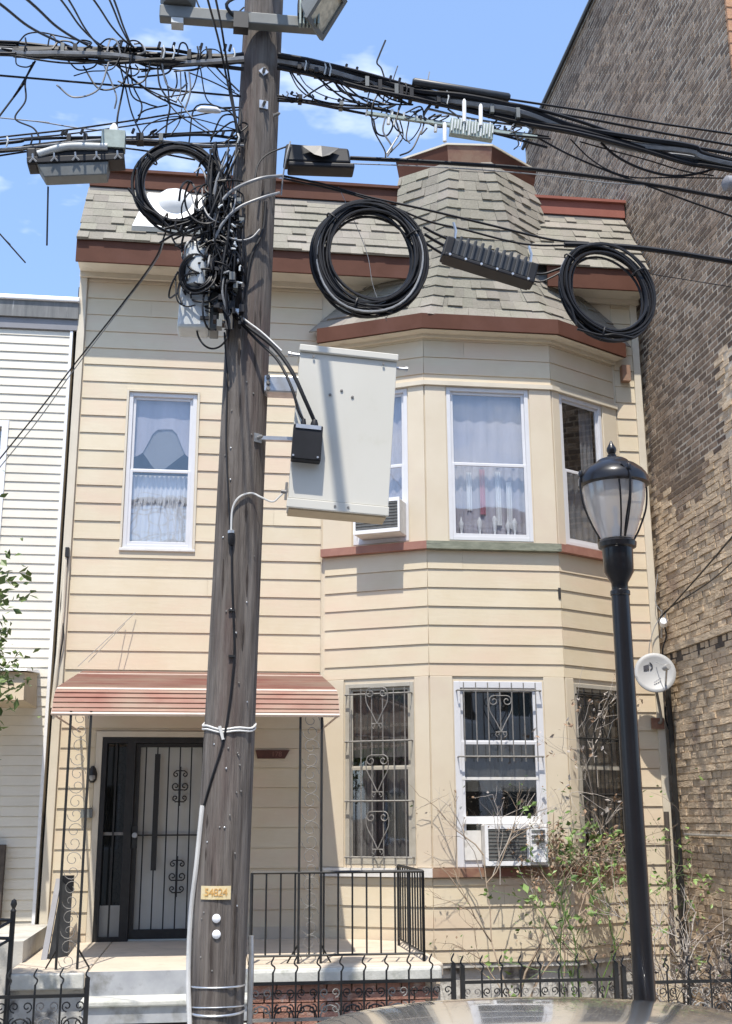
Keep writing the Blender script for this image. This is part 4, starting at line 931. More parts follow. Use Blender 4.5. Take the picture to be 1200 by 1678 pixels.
# floodlight on the arm's right end
fl = thing('floodlight', 'grey floodlight with cream lens tilted down at the right end of the pole crossarm', 'floodlight', at(525, 20, 6.7))
c = at(528, 12, 6.68); ax = V((.62, -.35, -.50)).normalized(); sx = ax.cross(V((0, 0, 1))).normalized(); sy = sx.cross(ax)
def fr_(u, v_, w_): return c + sx * u + sy * v_ + ax * w_
MB().hexa([fr_(-.09, -.07, -.10), fr_(.09, -.07, -.10), fr_(.09, .07, -.10), fr_(-.09, .07, -.10), fr_(-.12, -.15, .02), fr_(.12, -.15, .02), fr_(.12, .15, .02), fr_(-.12, .15, .02)]).build('housing', 'grey_plastic', fl, bevel=.008)
m = MB()
for u0, u1, v0, v1 in ((-.13, .13, -.16, -.13), (-.13, .13, .13, .16), (-.13, -.10, -.13, .13), (.10, .13, -.13, .13)):
    m.hexa([fr_(u0, v0, .02), fr_(u1, v0, .02), fr_(u1, v1, .02), fr_(u0, v1, .02), fr_(u0, v0, .05), fr_(u1, v0, .05), fr_(u1, v1, .05), fr_(u0, v1, .05)])
m.build('bezel', 'grey_plastic', fl)
MB().hexa([fr_(-.1, -.13, .02), fr_(.1, -.13, .02), fr_(.1, .13, .02), fr_(-.1, .13, .02), fr_(-.1, -.13, .032), fr_(.1, -.13, .032), fr_(.1, .13, .032), fr_(-.1, .13, .032)]).build('lens', 'lens_cream', fl)
m = MB(); p = at(505, 18, 6.75); m.box(p.x - .07, p.x + .07, 6.70, 6.80, p.z - .06, p.z + .08)
m.build('ballast', 'black_plastic', fl)
for i in range(6):
    a_ = at(492 + i * 6, 22, 6.69); MB().box(a_.x - .006, a_.x + .006, 6.66, 6.71, a_.z - .1, a_.z + .1).build('cooling_fin', 'strip_green', fl)

# white conduit, cables on the pole
def cable(name, label, pts, r, material='black_cable', group=None, cat='cable', sides=6, n=7, parent=None):
    P = [p if isinstance(p, Vector) else at(*p) for p in pts]
    out = lambda p: (not isinstance(p, Vector)) and (p[0] <= -5 or p[0] >= 1205)     # a span goes on past the picture's edge
    if out(pts[0]): P.insert(0, P[0] + (P[0] - P[1]).normalized() * 4.0)
    if out(pts[-1]): P.append(P[-1] + (P[-1] - P[-2]).normalized() * 4.0)
    o = MB().tube(smooth(P, n), r, sides).build(name, material, parent)
    if not parent: tag(o, label, cat, group)
    return o
cable('conduit', 'thin white conduit running up the left side of the pole foot', [on_pole(312, 1700, .02), on_pole(309, 1600, .016), on_pole(313, 1500, .014), on_pole(322, 1420, .012), V(on_pole(328, 1360, .012)), on_pole(332, 1320, .012)], .014, 'white_cable', cat='conduit', sides=8)
cable('conduit', 'grey metal conduit at the right side of the pole foot', [V((.215, 7.03, .14)), V((.225, 7.03, .9)), V((.235, 7.02, 1.55)), V((.232, 7.02, 1.75))], .016, 'galvanised', cat='conduit', sides=8)
cable('pole_cable', 'black cable stapled down the pole from the connector to the white conduit', [on_pole(380, 885, .006), on_pole(381, 960, .006), on_pole(384, 1040, .006), on_pole(384, 1080, .006), on_pole(377, 1150, .006), on_pole(366, 1215, .008), on_pole(346, 1280, .008), on_pole(333, 1325, .008)], .007)
cable('pole_cable', 'black cable down the left face of the pole above the connector', [on_pole(368, 545, .006), on_pole(372, 620, .006), on_pole(371, 720, .006), on_pole(374, 800, .006), on_pole(378, 870, .006)], .006)
wc = cable('loop_cable', 'white cable looping from the pole connector to the grey cabinet', [on_pole(379, 872, .014), on_pole(381, 835, .014), on_pole(392, 815, .016), on_pole(412, 808, .016), V((.235, 6.84, at(430, 815, 6.84).z)), (447, 822, 6.84), (460, 812, 6.83), (472, 800, 6.82)], .006, 'white_cable')
p = on_pole(379, 880, .016); cn = thing('connector', 'black plug with grey collar under the white cable on the pole', 'connector', p)
MB().lathe(p, [(.012, -.05), (.017, -.04), (.020, 0), (.020, .02)], 10).build('plug', 'black_plastic', cn); MB().lathe(p + V((0, 0, .022)), [(.022, 0), (.022, .016), (.012, .022)], 10).build('collar', 'galvanised', cn)
for i, py in enumerate((1000, 1075)): 
    p = on_pole(383, py, .008); MB().box(p.x - .03, p.x + .01, p.y - .006, p.y + .01, p.z - .006, p.z + .006).build('staple', 'iron_black', up_)

# ------------------------------------------------------------------ street lamp
sl_ = thing('street_lamp', 'black cast street lamp with frosted acorn globe before the brick wall corner', 'street lamp', (2.49, 6.9, .134))
LX, LY = 2.49, 6.9; gz = at(1014, 885, 6.9).z; bz = at(1008, 785, 6.9).z; tz = at(1007, 730, 6.9).z
lean = V((.012, 0, 0))
MB().lathe((LX, LY, .134), [(.16, 0), (.16, .04), (.13, .07), (.12, .45), (.10, .5), (.072, .58), (.066, .9), (.064, 1.1), (.056, gz - .134 - .36), (.062, gz - .134 - .355), (.062, gz - .134 - .33), (.05, gz - .134 - .32), (.052, gz - .134 - .28), (.092, gz - .134 - .21), (.096, gz - .134 - .06), (.118, gz - .134 - .05), (.122, gz - .134 - .02), (.10, gz - .134)], 28).build('post', 'lamp_black', sl_)
gh = bz - gz
MB().lathe((LX, LY, gz + .004), [(.105, 0), (.135, gh * .18), (.165, gh * .40), (.188, gh * .62), (.200, gh * .85), (.198, gh * .98)], 32).build('globe', 'lamp_globe', sl_)
MB().lathe((LX, LY, bz - .055), [(.205, 0), (.225, .01), (.225, .05), (.212, .075), (.19, .105), (.15, .138), (.105, .16), (.10, .172), (.085, .182), (.045, .196), (.03, .202), (.03, .214), (.022, .22), (.032, .246), (.030, .262), (.014, .29), (.005, .312)], 32).build('cap', 'lamp_black', sl_)
for i in range(4):
    a = math.pi * 2 * i / 4 + .12; d = V((math.cos(a), math.sin(a), 0)); b_ = V((LX, LY, 0))
    rib = MB().tube(smooth([b_ + d * .222 + Z * (bz + .01), b_ + d * .232 + Z * (bz - .05), b_ + d * .218 + Z * (gz + gh * .55), b_ + d * .165 + Z * (gz + gh * .22), b_ + d * .115 + Z * (gz + .0)], 6), .0065, 6).build('rib', 'lamp_black', sl_)
    MB().lathe(b_ + d * .225 + Z * (bz + .02), [(.012, -.02), (.016, 0), (.008, .02)], 8).build('rib_knob', 'lamp_black', rib)
    a2 = a + .12
for sg in (-.032, .032):
    MB().tube(smooth([V((LX + sg * 1.1, LY - .205, bz - .06)), V((LX + sg * .9, LY - .195, gz + gh * .6)), V((LX + sg * .5, LY - .145, gz + gh * .25)), V((LX + sg * .4, LY - .11, gz))], 6), .006, 6).build('rib', 'lamp_black', sl_)
MB().lathe((LX, LY, gz + .01), [(.03, 0), (.03, .07), (.012, .09), (.012, .16), (.02, .18), (.01, .21)], 12).build('bulb', 'white_trim', sl_)
m = MB(); p = V((LX, LY - .205, bz + .045)); m.add([p + V((-.025, 0, .012)), p + V((.025, 0, .012)), p + V((0, -.012, -.03)), p + V((0, .02, 0))], [(0, 2, 1), (0, 1, 3), (1, 2, 3), (0, 3, 2)]); m.build('badge', 'lamp_black', sl_)

# ------------------------------------------------------------------ grey equipment cabinet on the pole
cpts = [at(492, 568, 6.74), at(652, 585, 6.74), at(635, 845, 6.74), at(472, 830, 6.74)]
cc = sum(cpts, V()) / 4; ex = ((cpts[1] - cpts[0]) + (cpts[2] - cpts[3])).normalized(); ez = ((cpts[0] - cpts[3]) + (cpts[1] - cpts[2])).normalized(); ey = ez.cross(ex).normalized()
if ey.y < 0: ey = -ey
cw = ((cpts[1] - cpts[0]).length + (cpts[2] - cpts[3]).length) / 4; chh = ((cpts[0] - cpts[3]).length + (cpts[1] - cpts[2]).length) / 4
cab = thing('equipment_cabinet', 'large pale grey steel cabinet hung from the right side of the utility pole', 'cabinet', cc)
def cb(u0, u1, d0, d1, v0, v1):
    P = lambda u, d, v_: cc + ex * u + ey * d + ez * v_
    return MB().hexa([P(u0, d0, v0), P(u1, d0, v0), P(u1, d1, v0), P(u0, d1, v0), P(u0, d0, v1), P(u1, d0, v1), P(u1, d1, v1), P(u0, d1, v1)])
cb(-cw + .004, cw - .004, .012, .19, -chh + .004, chh - .004).build('body', 'cabinet_paint', cab, bevel=.006)
cb(-cw, cw, 0, .011, -chh + .055, chh - .035).build('door', 'cabinet_paint', cab, bevel=.004)
cb(-cw - .006, cw + .006, -.02, .20, chh - .033, chh + .012).build('rain_lip', 'cabinet_paint', cab, bevel=.006)
cb(-cw - .006, cw + .004, -.012, .011, -chh - .004, -chh + .052).build('bottom_rail', 'cabinet_paint', cab, bevel=.004)
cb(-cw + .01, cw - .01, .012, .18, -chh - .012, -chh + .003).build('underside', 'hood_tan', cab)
for u, v_ in ((-.10, .20), (-.03, .235), (.04, .20)):
    MB().lathe(cc + ex * u + ez * (v_ + .02), [(.009, 0), (.009, .006), (.004, .008)], 8, -ey).build('rivet', 'iron_grey', cab)
for u, v_ in ((-.02, -chh + .025), (.06, -chh + .025), (-.22, chh - .06), (.22, chh - .06)):
    MB().lathe(cc + ex * u + ez * v_ - ey * .01, [(.008, 0), (.008, .006)], 6, -ey).build('screw', 'iron_grey', cab)
for u, v_ in ((-cw - .02, chh - .05), (cw + .02, chh - .07)):
    q = cc + ex * u + ez * v_ + ey * .02; MB().tube([q - ex * .03, q + ex * .04], .012, 8).lathe(q + ex * (.045 if u > 0 else -.045), [(.018, -.008), (.018, .008)], 8, ex).build('lifting_eye', 'galvanised', cab)
q = cc - ex * (cw + .015) - ez * (chh - .09); MB().tube([q - ez * .05, q + ez * .06], .008, 6).tube([q, q - ex * .03], .012, 6).build('latch', 'iron_grey', cab)
a_, b_ = at(437, 616, 6.88), at(486, 645, 6.88)
MB().box(.24, b_.x + .08, 6.86, 6.98, b_.z, a_.z).build('mount_arm', 'galvanised', cab, bevel=.008)
for i in range(3): MB().lathe((.265, 6.86, b_.z + .015 + i * .04), [(.013, 0), (.013, .02)], 6, V((0, -1, 0))).build('bolt', 'iron_grey', cab)
a_ = at(425, 716, 6.87); MB().box(.2, .48, 6.88, 6.92, a_.z - .012, a_.z + .012).build('lower_arm', 'galvanised', cab)
# black junction box on its front
jp = [at(481, 689, 6.66), at(529, 692, 6.66), at(526, 755, 6.66), at(480, 752, 6.66)]; jc = sum(jp, V()) / 4; jw = (jp[1] - jp[0]).length / 2; jh = (jp[0] - jp[3]).length / 2
jb = thing('junction_box', 'small black junction box with two cables entering its top on the cabinet front', 'junction box', jc)
def jx(u0, u1, d0, d1, v0, v1):
    P = lambda u, d, v_: jc + ex * u + ey * d + ez * v_
    return MB().hexa([P(u0, d0, v0), P(u1, d0, v0), P(u1, d1, v0), P(u0, d1, v0), P(u0, d0, v1), P(u1, d0, v1), P(u1, d1, v1), P(u0, d1, v1)])
jx(-jw, jw, 0, .075, -jh, jh - .02).build('body', 'black_plastic', jb, bevel=.006)
jx(-jw + .004, jw - .004, -.006, -.001, -jh + .006, jh - .045).build('cover', 'black_plastic', jb)
jx(-jw + .012, jw - .012, -.012, .002, jh - .05, jh - .025).build('gland_plate', 'galvanised', jb)
for u in (-jw + .01, jw - .02): MB().lathe(jc + ex * u + ez * (-jh + .02) - ey * .006, [(.007, 0), (.007, .004)], 6, -ey).build('screw', 'galvanised', jb)
for u, r0 in ((-jw * .35, .014), (jw * .4, .020)): MB().lathe(jc + ex * u + ez * (jh - .03) + ey * .02, [(r0, -.02), (r0 * 1.2, .0), (r0 * 1.2, .025), (r0 * .8, .05)], 10, ez).build('gland', 'black_plastic', jb)
e1, e2 = jc + ex * jw * .4 + ez * (jh + .01) + ey * .02, jc - ex * jw * .35 + ez * (jh + .01) + ey * .02
cable('feed_cable', 'thicker black cable arching from the pole into the junction box', [on_pole(383, 512, .03), (405, 534, 6.80), (448, 568, 6.74), (478, 608, 6.68), (500, 655, 6.66), e1], .013, sides=8)
cable('feed_cable', 'thinner black cable arching from the pole into the junction box', [on_pole(386, 520, .02), (420, 556, 6.80), (455, 590, 6.74), (478, 635, 6.69), (489, 672, 6.68), e2], .009, sides=8)
cable('pale_cable', 'short pale cable beside the two feed cables at the pole', [on_pole(384, 508, .04), (402, 524, 6.79), (430, 545, 6.76), (462, 575, 6.72)], .006, 'white_cable')
p = on_pole(384, 512, .02); MB().box(p.x - .02, p.x + .05, p.y - .03, p.y + .01, p.z - .012, p.z + .014).build('cable_clamp', 'galvanised', up_)

# ------------------------------------------------------------------ grey terminal box left of the pole with its tangle
tb = thing('terminal_box', 'pale grey pole terminal box half hidden by black wires left of the pole', 'terminal box', at(328, 500, 6.9))
a_, b_ = at(296, 400, 6.86), at(358, 543, 6.86)
m = MB(); m.hexa([(a_.x, 6.82, b_.z), (b_.x - .06, 6.80, b_.z), (b_.x - .06, 7.0, b_.z), (a_.x, 7.0, b_.z), (a_.x + .03, 6.80, a_.z), (b_.x - .08, 6.78, a_.z), (b_.x - .08, 7.0, a_.z), (a_.x + .03, 7.0, a_.z)])
m.build('cover', 'pale_grey_plastic', tb, bevel=.02)
MB().box(b_.x - .058, b_.x, 6.84, 7.0, b_.z + .005, a_.z - .1).build('back_box', 'grey_plastic', tb, bevel=.008)
MB().lathe(V(at(322, 440, 6.82)), [(.001, -.16), (.07, -.13), (.085, 0), (.07, .12), (.02, .16)], 16).build('dome_end', 'pale_grey_plastic', tb)
MB().box(at(328, 521, 6.8).x, at(343, 521, 6.8).x, 6.785, 6.80, at(330, 524, 6.8).z, at(330, 519, 6.8).z).build('latch', 'black_plastic', tb)

# ------------------------------------------------------------------ cable coils
def coil(label, c, rx, ry, strands, seed, thick, rs=.0085, skew=0.0, Y=6.84, ties=((0.5, 1), (2.4, 1), (4.4, 1))):
    C = at(c[0], c[1], Y); hx_ = (at(c[0] + rx, c[1], Y) - at(c[0] - rx, c[1], Y)).length / 2; hz_ = (at(c[0], c[1] + ry, Y) - at(c[0], c[1] - ry, Y)).length / 2
    t = thing('cable_coil', label, 'cable coil', C, 'black cable coils hung on the span'); rng = random.Random(seed)
    for i in range(strands):
        k_ = rng.random(); dx, dz, dy = rng.gauss(0, .25) * thick, rng.gauss(0, .3) * thick, rng.uniform(-.5, .5) * thick
        fa = 1 - thick * k_ / hx_; ph = rng.uniform(0, 6.28); n_ = 44; pts = []
        for j in range(n_):
            a = 2 * math.pi * j / n_; wv = 1 + .02 * math.sin(2 * a + ph) + .008 * math.sin(5 * a + ph * 2)
            x_ = math.cos(a) * hx_ * fa * wv; z_ = math.sin(a) * hz_ * fa * wv
            pts.append(C + V((x_ + dx + skew * z_, dy + .01 * math.sin(a + ph), z_ + dz)))
        MB().tube(pts, rs * rng.uniform(.8, 1.2), 6, closed=True).build('cable_loop', 'black_cable' if rng.random() > .06 else 'grey_cable', t)
    for i in range(2):
        a = rng.uniform(3.6, 5.8); e = C + V((math.cos(a) * (hx_ - thick * .4), -.03, math.sin(a) * (hz_ - thick * .4))); tg_ = V((-math.sin(a), 0, math.cos(a)))
        MB().tube(smooth([e - tg_ * .25 + V((math.cos(a), 0, math.sin(a))) * -.05, e - tg_ * .1, e, e + tg_ * .12 + V((math.cos(a), 0, math.sin(a))) * .03], 5), rs, 6).build('loose_tail', 'black_cable', t)
    for a, _ in ties:
        ctr = C + V((math.cos(a) * (hx_ - thick * .5) + skew * math.sin(a) * hz_, 0, math.sin(a) * (hz_ - thick * .5))); rad = V((math.cos(a), 0, math.sin(a)))
        pts = [ctr + rad * math.cos(b) * thick * .85 + V((0, 1, 0)) * math.sin(b) * thick * .75 for b in [6.2832 * q_ / 12 for q_ in range(12)]]
        MB().tube(pts, .006, 5, closed=True).build('tie', 'black_plastic', t)
    return t
coil('small black cable coil hanging left of the pole before the white roof vent', (292, 304), 68, 67, 17, 1, .055)
coil('large black cable coil right of the pole above the grey cabinet', (607, 421), 90, 92, 24, 2, .07, rs=.009)
coil('slanting black cable coil before the right end of the shingled roof', (994, 477), 74, 78, 16, 3, .055, skew=-.12)

# ------------------------------------------------------------------ splice cases
def frame(p, q):
    p, q = V(p), V(q); x = (q - p).normalized(); y = V((0, 1, 0)); y = (y - x * y.dot(x)).normalized(); z = x.cross(y)
    if z.z < 0: z = -z
    return p, x, y, z, (q - p).length
def fb(fr, u0, u1, d0, d1, v0, v1):
    o, x, y, z, l_ = fr; P = lambda u, d, v_: o + x * u + y * d + z * v_
    return MB().hexa([P(u0, d0, v0), P(u1, d0, v0), P(u1, d1, v0), P(u0, d1, v0), P(u0, d0, v1), P(u1, d0, v1), P(u1, d1, v1), P(u0, d1, v1)])
# ribbed black case between the coils
f1 = frame(at(731, 408, 6.82), at(872, 452, 6.82)); l1 = f1[4]
rc = thing('splice_case', 'ribbed black splice case slung between two cable coils before the tower roof', 'splice case', at(800, 430, 6.82))
fb(f1, .02, l1 - .02, -.05, .05, -.062, .075).build('shell', 'ribbed_plastic', rc, bevel=.02)
fb(f1, 0, l1, -.075, .06, -.085, -.06).build('base_flange', 'black_plastic', rc, bevel=.006)
for i in range(10):
    u = .075 + (l1 - .15) * i / 9; fb(f1, u - .010, u + .010, -.068, .06, -.058, .088).build('rib', 'ribbed_plastic', rc, bevel=.005)
for u in (.012, l1 - .012): fb(f1, u - .03, u + .03, -.058, .055, -.08, .07).build('end_cap', 'black_plastic', rc, bevel=.01)
for i in range(6):
    u = .03 + (l1 - .06) * i / 5; o, x, y, z, _ = f1; MB().lathe(o + x * u - y * .075 - z * .073, [(.009, 0), (.009, .01)], 6, -y).build('bolt', 'galvanised', rc)
for u in (.04, l1 - .03):
    o, x, y, z, _ = f1; b_ = o + x * u + z * .08; MB().tube([b_, b_ + V((.01, 0, .07)), b_ + V((-.005, 0, .13))], .009, 5).build('hanger', 'galvanised', rc)
# grey splice case at left with clips
lc = thing('splice_case', 'grey splice case with bright wire clips hung from the left span', 'splice case', at(130, 265, 6.85))
f2 = frame(at(46, 262, 6.85), at(204, 256, 6.85)); l2 = f2[4]
fb(f2, .05, l2 - .05, -.055, .06, -.02, .05).build('shell', 'black_plastic', lc, bevel=.01)
o, x, y, z, _ = f2
MB().tube(smooth([o + x * .07 - y * .06 + z * .0, o + x * .2 - y * .065 + z * .035, o + x * (l2 * .5) - y * .065 + z * .045, o + x * (l2 - .1) - y * .06 + z * .035], 6), .024, 10).build('grey_sleeve', 'pale_grey_plastic', lc)
fb(f2, 0, l2, -.07, .07, -.065, -.02).build('lower_flange', 'black_plastic', lc, bevel=.005)
fb(f2, 0, .06, -.06, .06, -.07, .05).build('end_cap', 'black_plastic', lc, bevel=.01); fb(f2, l2 - .09, l2, -.05, .06, -.05, .07).build('end_cap', 'black_plastic', lc, bevel=.01)
m = MB(); P = lambda u, d, v_: o + x * u + y * d + z * v_
m.hexa([P(.10, -.05, -.155), P(l2 - .12, -.05, -.155), P(l2 - .12, .06, -.155), P(.10, .06, -.155), P(.06, -.06, -.066), P(l2 - .10, -.06, -.066), P(l2 - .10, .07, -.066), P(.06, .07, -.066)]); m.build('lower_shell', 'grey_plastic', lc, bevel=.006)
for i in range(5):
    u = .04 + (l2 - .08) * i / 4; b_ = P(u, -.078, -.035)
    MB().tube([b_ + z * .03, b_ - z * .005], .006, 4).tube([b_ - z * .002, b_ + x * .022 - z * .028], .006, 4).tube([b_ - z * .002, b_ - x * .022 - z * .028], .006, 4).build('clip', 'galvanised', lc)
MB().tube([at(79, 306, 6.85), at(77, 402, 6.85)], .006, 5).build('hanging_rod', 'black_plastic', lc)
gb = at(187, 232, 6.84); tag(MB().box(gb.x - .075, gb.x + .075, 6.78, 6.86, gb.z - .075, gb.z + .05).build('wire_box', 'strip_green'), 'small grey green box on the left span beside the splice case', 'wire box')
wb = at(187, 214, 6.83); tag(MB().lathe(wb, [(.01, -.04), (.03, -.03), (.034, 0), (.024, .03), (.01, .05)], 8).build('insulator', 'white_trim'), 'small white insulator on top of the left span', 'insulator')
# black closure right of the pole
kc = thing('splice_case', 'black wedge shaped closure fixed just right of the pole below the top bundle', 'splice case', at(520, 262, 6.85))
f3 = frame(at(464, 258, 6.86), at(574, 262, 6.86)); l3 = f3[4]; o3 = f3[0]; x3, y3, z3 = f3[1:4]
Q = lambda u, d, v_: o3 + x3 * u + y3 * d + z3 * v_
MB().hexa([Q(.0, -.06, -.06), Q(l3, -.05, -.05), Q(l3, .06, -.05), Q(0, .06, -.06), Q(.02, -.04, .085), Q(l3 - .01, -.03, .07), Q(l3 - .01, .05, .07), Q(.02, .05, .085)]).build('shell', 'black_plastic', kc, bevel=.015)
MB().hexa([Q(.2, -.10, -.03), Q(.25, -.11, -.05), Q(.3, -.10, -.03), Q(.25, -.06, -.02), Q(.12, -.07, .05), Q(.25, -.07, .055), Q(.37, -.06, .05), Q(.25, -.04, .055)]).build('snout', 'ribbed_plastic', kc)
fb(f3, .03, l3 + .02, -.07, .06, -.10, -.065).build('tray', 'black_plastic', kc, bevel=.01)
# long black tube on the upper right bundle
f4 = (at(676, 134, 6.82), at(836, 160, 6.82))
tag(MB().tube([f4[0], f4[0].lerp(f4[1], .02), f4[0].lerp(f4[1], .98), f4[1]], [.02, .03, .03, .02], 10).build('cable_sleeve', 'ribbed_plastic'), 'long straight black sleeve lying on the upper right bundle', 'sleeve')
# grey case at right edge
q = at(1212, 302, 6.85); tag(MB().lathe(q + V((-.12, 0, 0)), [(.03, 0), (.055, .02), (.06, .1), (.06, .4)], 12, V((1, 0, 0))).build('splice_case', 'board_grey'), 'dark grey round ended splice case cut by the right edge of the photo', 'splice case')
# terminal block with white tubes above the tower
tk = thing('terminal_block', 'white comb like terminal block with upright tubes above the tower cornice', 'terminal block', at(775, 208, 6.84))
f5 = frame(at(600, 186, 6.84), at(880, 226, 6.84)); l5 = f5[4]
fb(f5, 0, l5, -.012, .012, -.008, .012).build('rail', 'strip_green', tk)
f6 = frame(at(738, 205, 6.82), at(808, 216, 6.82)); l6 = f6[4]
fb(f6, 0, l6, -.02, .03, -.07, .045).build('comb_back', 'strip_green', tk)
for i in range(15):
    u = .008 + (l6 - .016) * i / 14; h1, h2 = R.uniform(.02, .05), R.uniform(.03, .08)
    fb(f6, u - .004, u + .004, -.034, -.021, -h2, h1).build('tooth', 'terminal_white', tk)
for px, py0, py1 in ((761, 163, 200), (788, 171, 206), (729, 201, 232)):
    a_, b_ = at(px, py0, 6.79), at(px, py1, 6.79); MB().tube([b_, a_.lerp(b_, .1), a_], [.014, .014, .008], 8).build('tube', 'white_trim', tk)
for i in range(16):
    u = l5 * (.03 + .9 * R.random()); h = R.uniform(.02, .07); sgn = R.choice((-1, 1)); o, x, y, z, _ = f5
    b_ = o + x * u; MB().tube([b_, b_ + z * sgn * h], R.uniform(.006, .014), 6).build('peg', R.choice(('terminal_white', 'pale_grey_plastic', 'black_plastic')), tk)

# ------------------------------------------------------------------ aerial cables
def strands(t, path, offs, r, seed, Y=6.86, wob=.02, mats=('black_cable',), name='strand', n=7):
    rng = random.Random(seed); base = [at(px, py, Y) for px, py in path]
    for i, (oz, rr_) in enumerate(offs):
        ph = rng.uniform(0, 6.28); dy = rng.uniform(-.04, .04)
        P = [b + V((0, dy + .02 * math.sin(j * 1.7 + ph), oz + wob * math.sin(j * 2.1 + ph))) for j, b in enumerate(base)]
        MB().tube(smooth(P, n), rr_, 6).build(name, mats[i % len(mats)], t)
def wrap(t, path, seed, r=.05, Y=6.86, k=14):
    rng = random.Random(seed)
    for i in range(k):
        u = rng.random() * (len(path) - 1); j = int(u); f = u - j; a = at(*path[j], Y).lerp(at(*path[j + 1], Y), f)
        if rng.random() < .5: MB().box(a.x - .012, a.x + .014, a.y - .05, a.y + .03, a.z - r * .9, a.z + r * .6).build('cable_clip', rng.choice(('black_plastic', 'black_plastic', 'black_plastic', 'grey_plastic')), t)
        else: MB().tube([a + V((0, -.05, r)), a + V((.01, -.06, 0)), a + V((0, -.05, -r))], .006, 5).build('lashing', rng.choice(('pale_grey_plastic', 'black_plastic')), t)
    for i in range(6):
        u = rng.random() * (len(path) - 1); j = int(u); f = u - j; a = at(*path[j], Y).lerp(at(*path[j + 1], Y), f)
        MB().tube([a + V((0, -.03, r * .8)), a + V((.01, -.03, r * 1.8))], .010, 5).build('clip_stub', 'black_plastic', t)
pa = [(-900, 40), (-60, 76), (30, 80), (110, 84), (190, 90), (270, 93), (340, 95), (400, 98)]
t = thing('cable_bundle', 'thick black lashed cable bundle crossing the sky left of the pole top', 'cable bundle', at(200, 88, 6.86))
strands(t, pa, [(.055, .012), (.035, .022), (.012, .026), (-.012, .024), (-.03, .018), (-.045, .020), (-.062, .014), (.0, .012)], 0, 5, mats=('black_cable', 'black_cable', 'black_cable', 'black_cable', 'black_cable', 'grey_cable', 'black_cable'), wob=.016); wrap(t, pa[1:], 6)
pb = [(455, 103), (520, 116), (600, 138), (680, 158), (760, 172), (850, 190), (940, 214), (1040, 238), (1130, 256), (1230, 278), (1900, 400)]
t = thing('cable_bundle', 'thick black lashed cable bundle running down to the right from the pole', 'cable bundle', at(700, 160, 6.86))
strands(t, pb, [(.052, .012), (.032, .020), (.008, .024), (-.016, .022), (-.036, .018), (-.056, .013), (.0, .012)], 0, 7, mats=('black_cable', 'black_cable', 'grey_cable', 'black_cable'), wob=.012); wrap(t, pb[:6], 8, k=18)
pc = [(-900, 300), (-60, 246), (50, 236), (150, 229), (240, 229), (330, 231), (400, 234)]
t = thing('cable_bundle', 'lower cable bundle left of the pole carrying the grey splice case', 'cable bundle', at(150, 232, 6.88))
strands(t, pc, [(.02, .010), (.0, .016), (-.02, .013), (-.035, .009)], 0, 9, mats=('black_cable', 'black_cable', 'black_cable', 'grey_cable'), wob=.012); wrap(t, pc[1:], 10, .035, k=10)
pd = [(455, 160), (500, 165), (560, 175), (620, 182), (700, 196), (800, 214), (900, 232)]
t = thing('cable_bundle', 'thin loose bundle right of the pole leading to the white terminal block', 'cable bundle', at(560, 172, 6.88))
strands(t, pd, [(.02, .008), (.0, .009), (-.02, .007)], 0, 13, wob=.018); wrap(t, pd[:4], 14, .02, k=5)
SP = 'span cables'
def sc(label, pts, r=.009, material='black_cable', group=None): return cable('span_cable', label, pts, r, material, group)
sc('upper of two thin cables crossing the brick wall from the black sleeve', [(836, 163), (960, 182), (1080, 202), (1215, 222)], .008)
sc('lower of two thin cables crossing the brick wall from the black sleeve', [(850, 177), (960, 194), (1080, 217), (1215, 241)], .009)
sc('pale cable under the upper right bundle left of the brick wall', [(700, 178), (780, 196), (860, 206), (900, 205), (960, 212)], .008, 'grey_cable')
sc('thin black cable level across the sky left of the pole below the top bundle', [(-20, 122), (120, 134), (260, 146), (395, 158)], .007)
sc('black cable from the closure right across the tower to the right edge', [(574, 259), (660, 263), (760, 269), (860, 276), (980, 290), (1100, 308), (1220, 330)], .014)
sc('thin grey wire just below the closure cable across the tower', [(570, 268), (700, 273), (860, 284), (1000, 300), (1100, 305)], .004, 'grey_cable')
sc('slack black cable on the brick sagging to the dark grey case', [(880, 225), (930, 252), (990, 278), (1050, 300), (1130, 330), (1220, 362)], .007)
sc('black cable looping under the bundle on the brick wall, longest loop', [(985, 234), (1010, 256), (1050, 276), (1100, 288), (1145, 284), (1195, 268)], .009)
sc('thin wire loop under the bundle left of the longest loop', [(935, 228), (965, 258), (1000, 280), (1040, 291), (1100, 291), (1190, 292)], .005)
sc('thin wire sagging close below the bundle on the brick wall', [(950, 232), (1000, 246), (1060, 262), (1120, 280), (1170, 288)], .005)
sc('support wire from the pole past the large coil to the slanting coil', [(462, 288), (530, 302), (600, 322), (700, 344), (800, 368), (900, 392), (965, 398)], .008)
sc('second wire from the pole down to the ribbed case', [(462, 292), (560, 314), (640, 338), (700, 362), (760, 376), (860, 400), (950, 402)], .007)
sc('heavy black cable from the slanting coil to the right edge', [(925, 401), (1000, 403), (1060, 408), (1130, 418), (1215, 432)], .019)
sc('thin wire right of the slanting coil across the brick', [(1050, 446), (1110, 456), (1210, 472)], .003)
sc('upper lead from the large coil into the ribbed case', [(694, 372), (712, 382), (734, 392)], .009)
sc('middle lead from the large coil into the ribbed case', [(696, 384), (712, 394), (731, 404)], .010)
sc('lower lead from the large coil into the ribbed case', [(697, 398), (712, 408), (729, 418)], .009)
sc('upper lead from the ribbed case to the slanting coil', [(868, 448), (890, 449), (910, 443), (940, 432)], .008)
sc('lower lead from the ribbed case to the slanting coil', [(866, 458), (885, 462), (905, 454), (930, 440)], .006)
sc('thin fibre thread hanging through the large coil', [(555, 306), (585, 372), (603, 420), (612, 470), (634, 526)], .002, 'grey_cable')
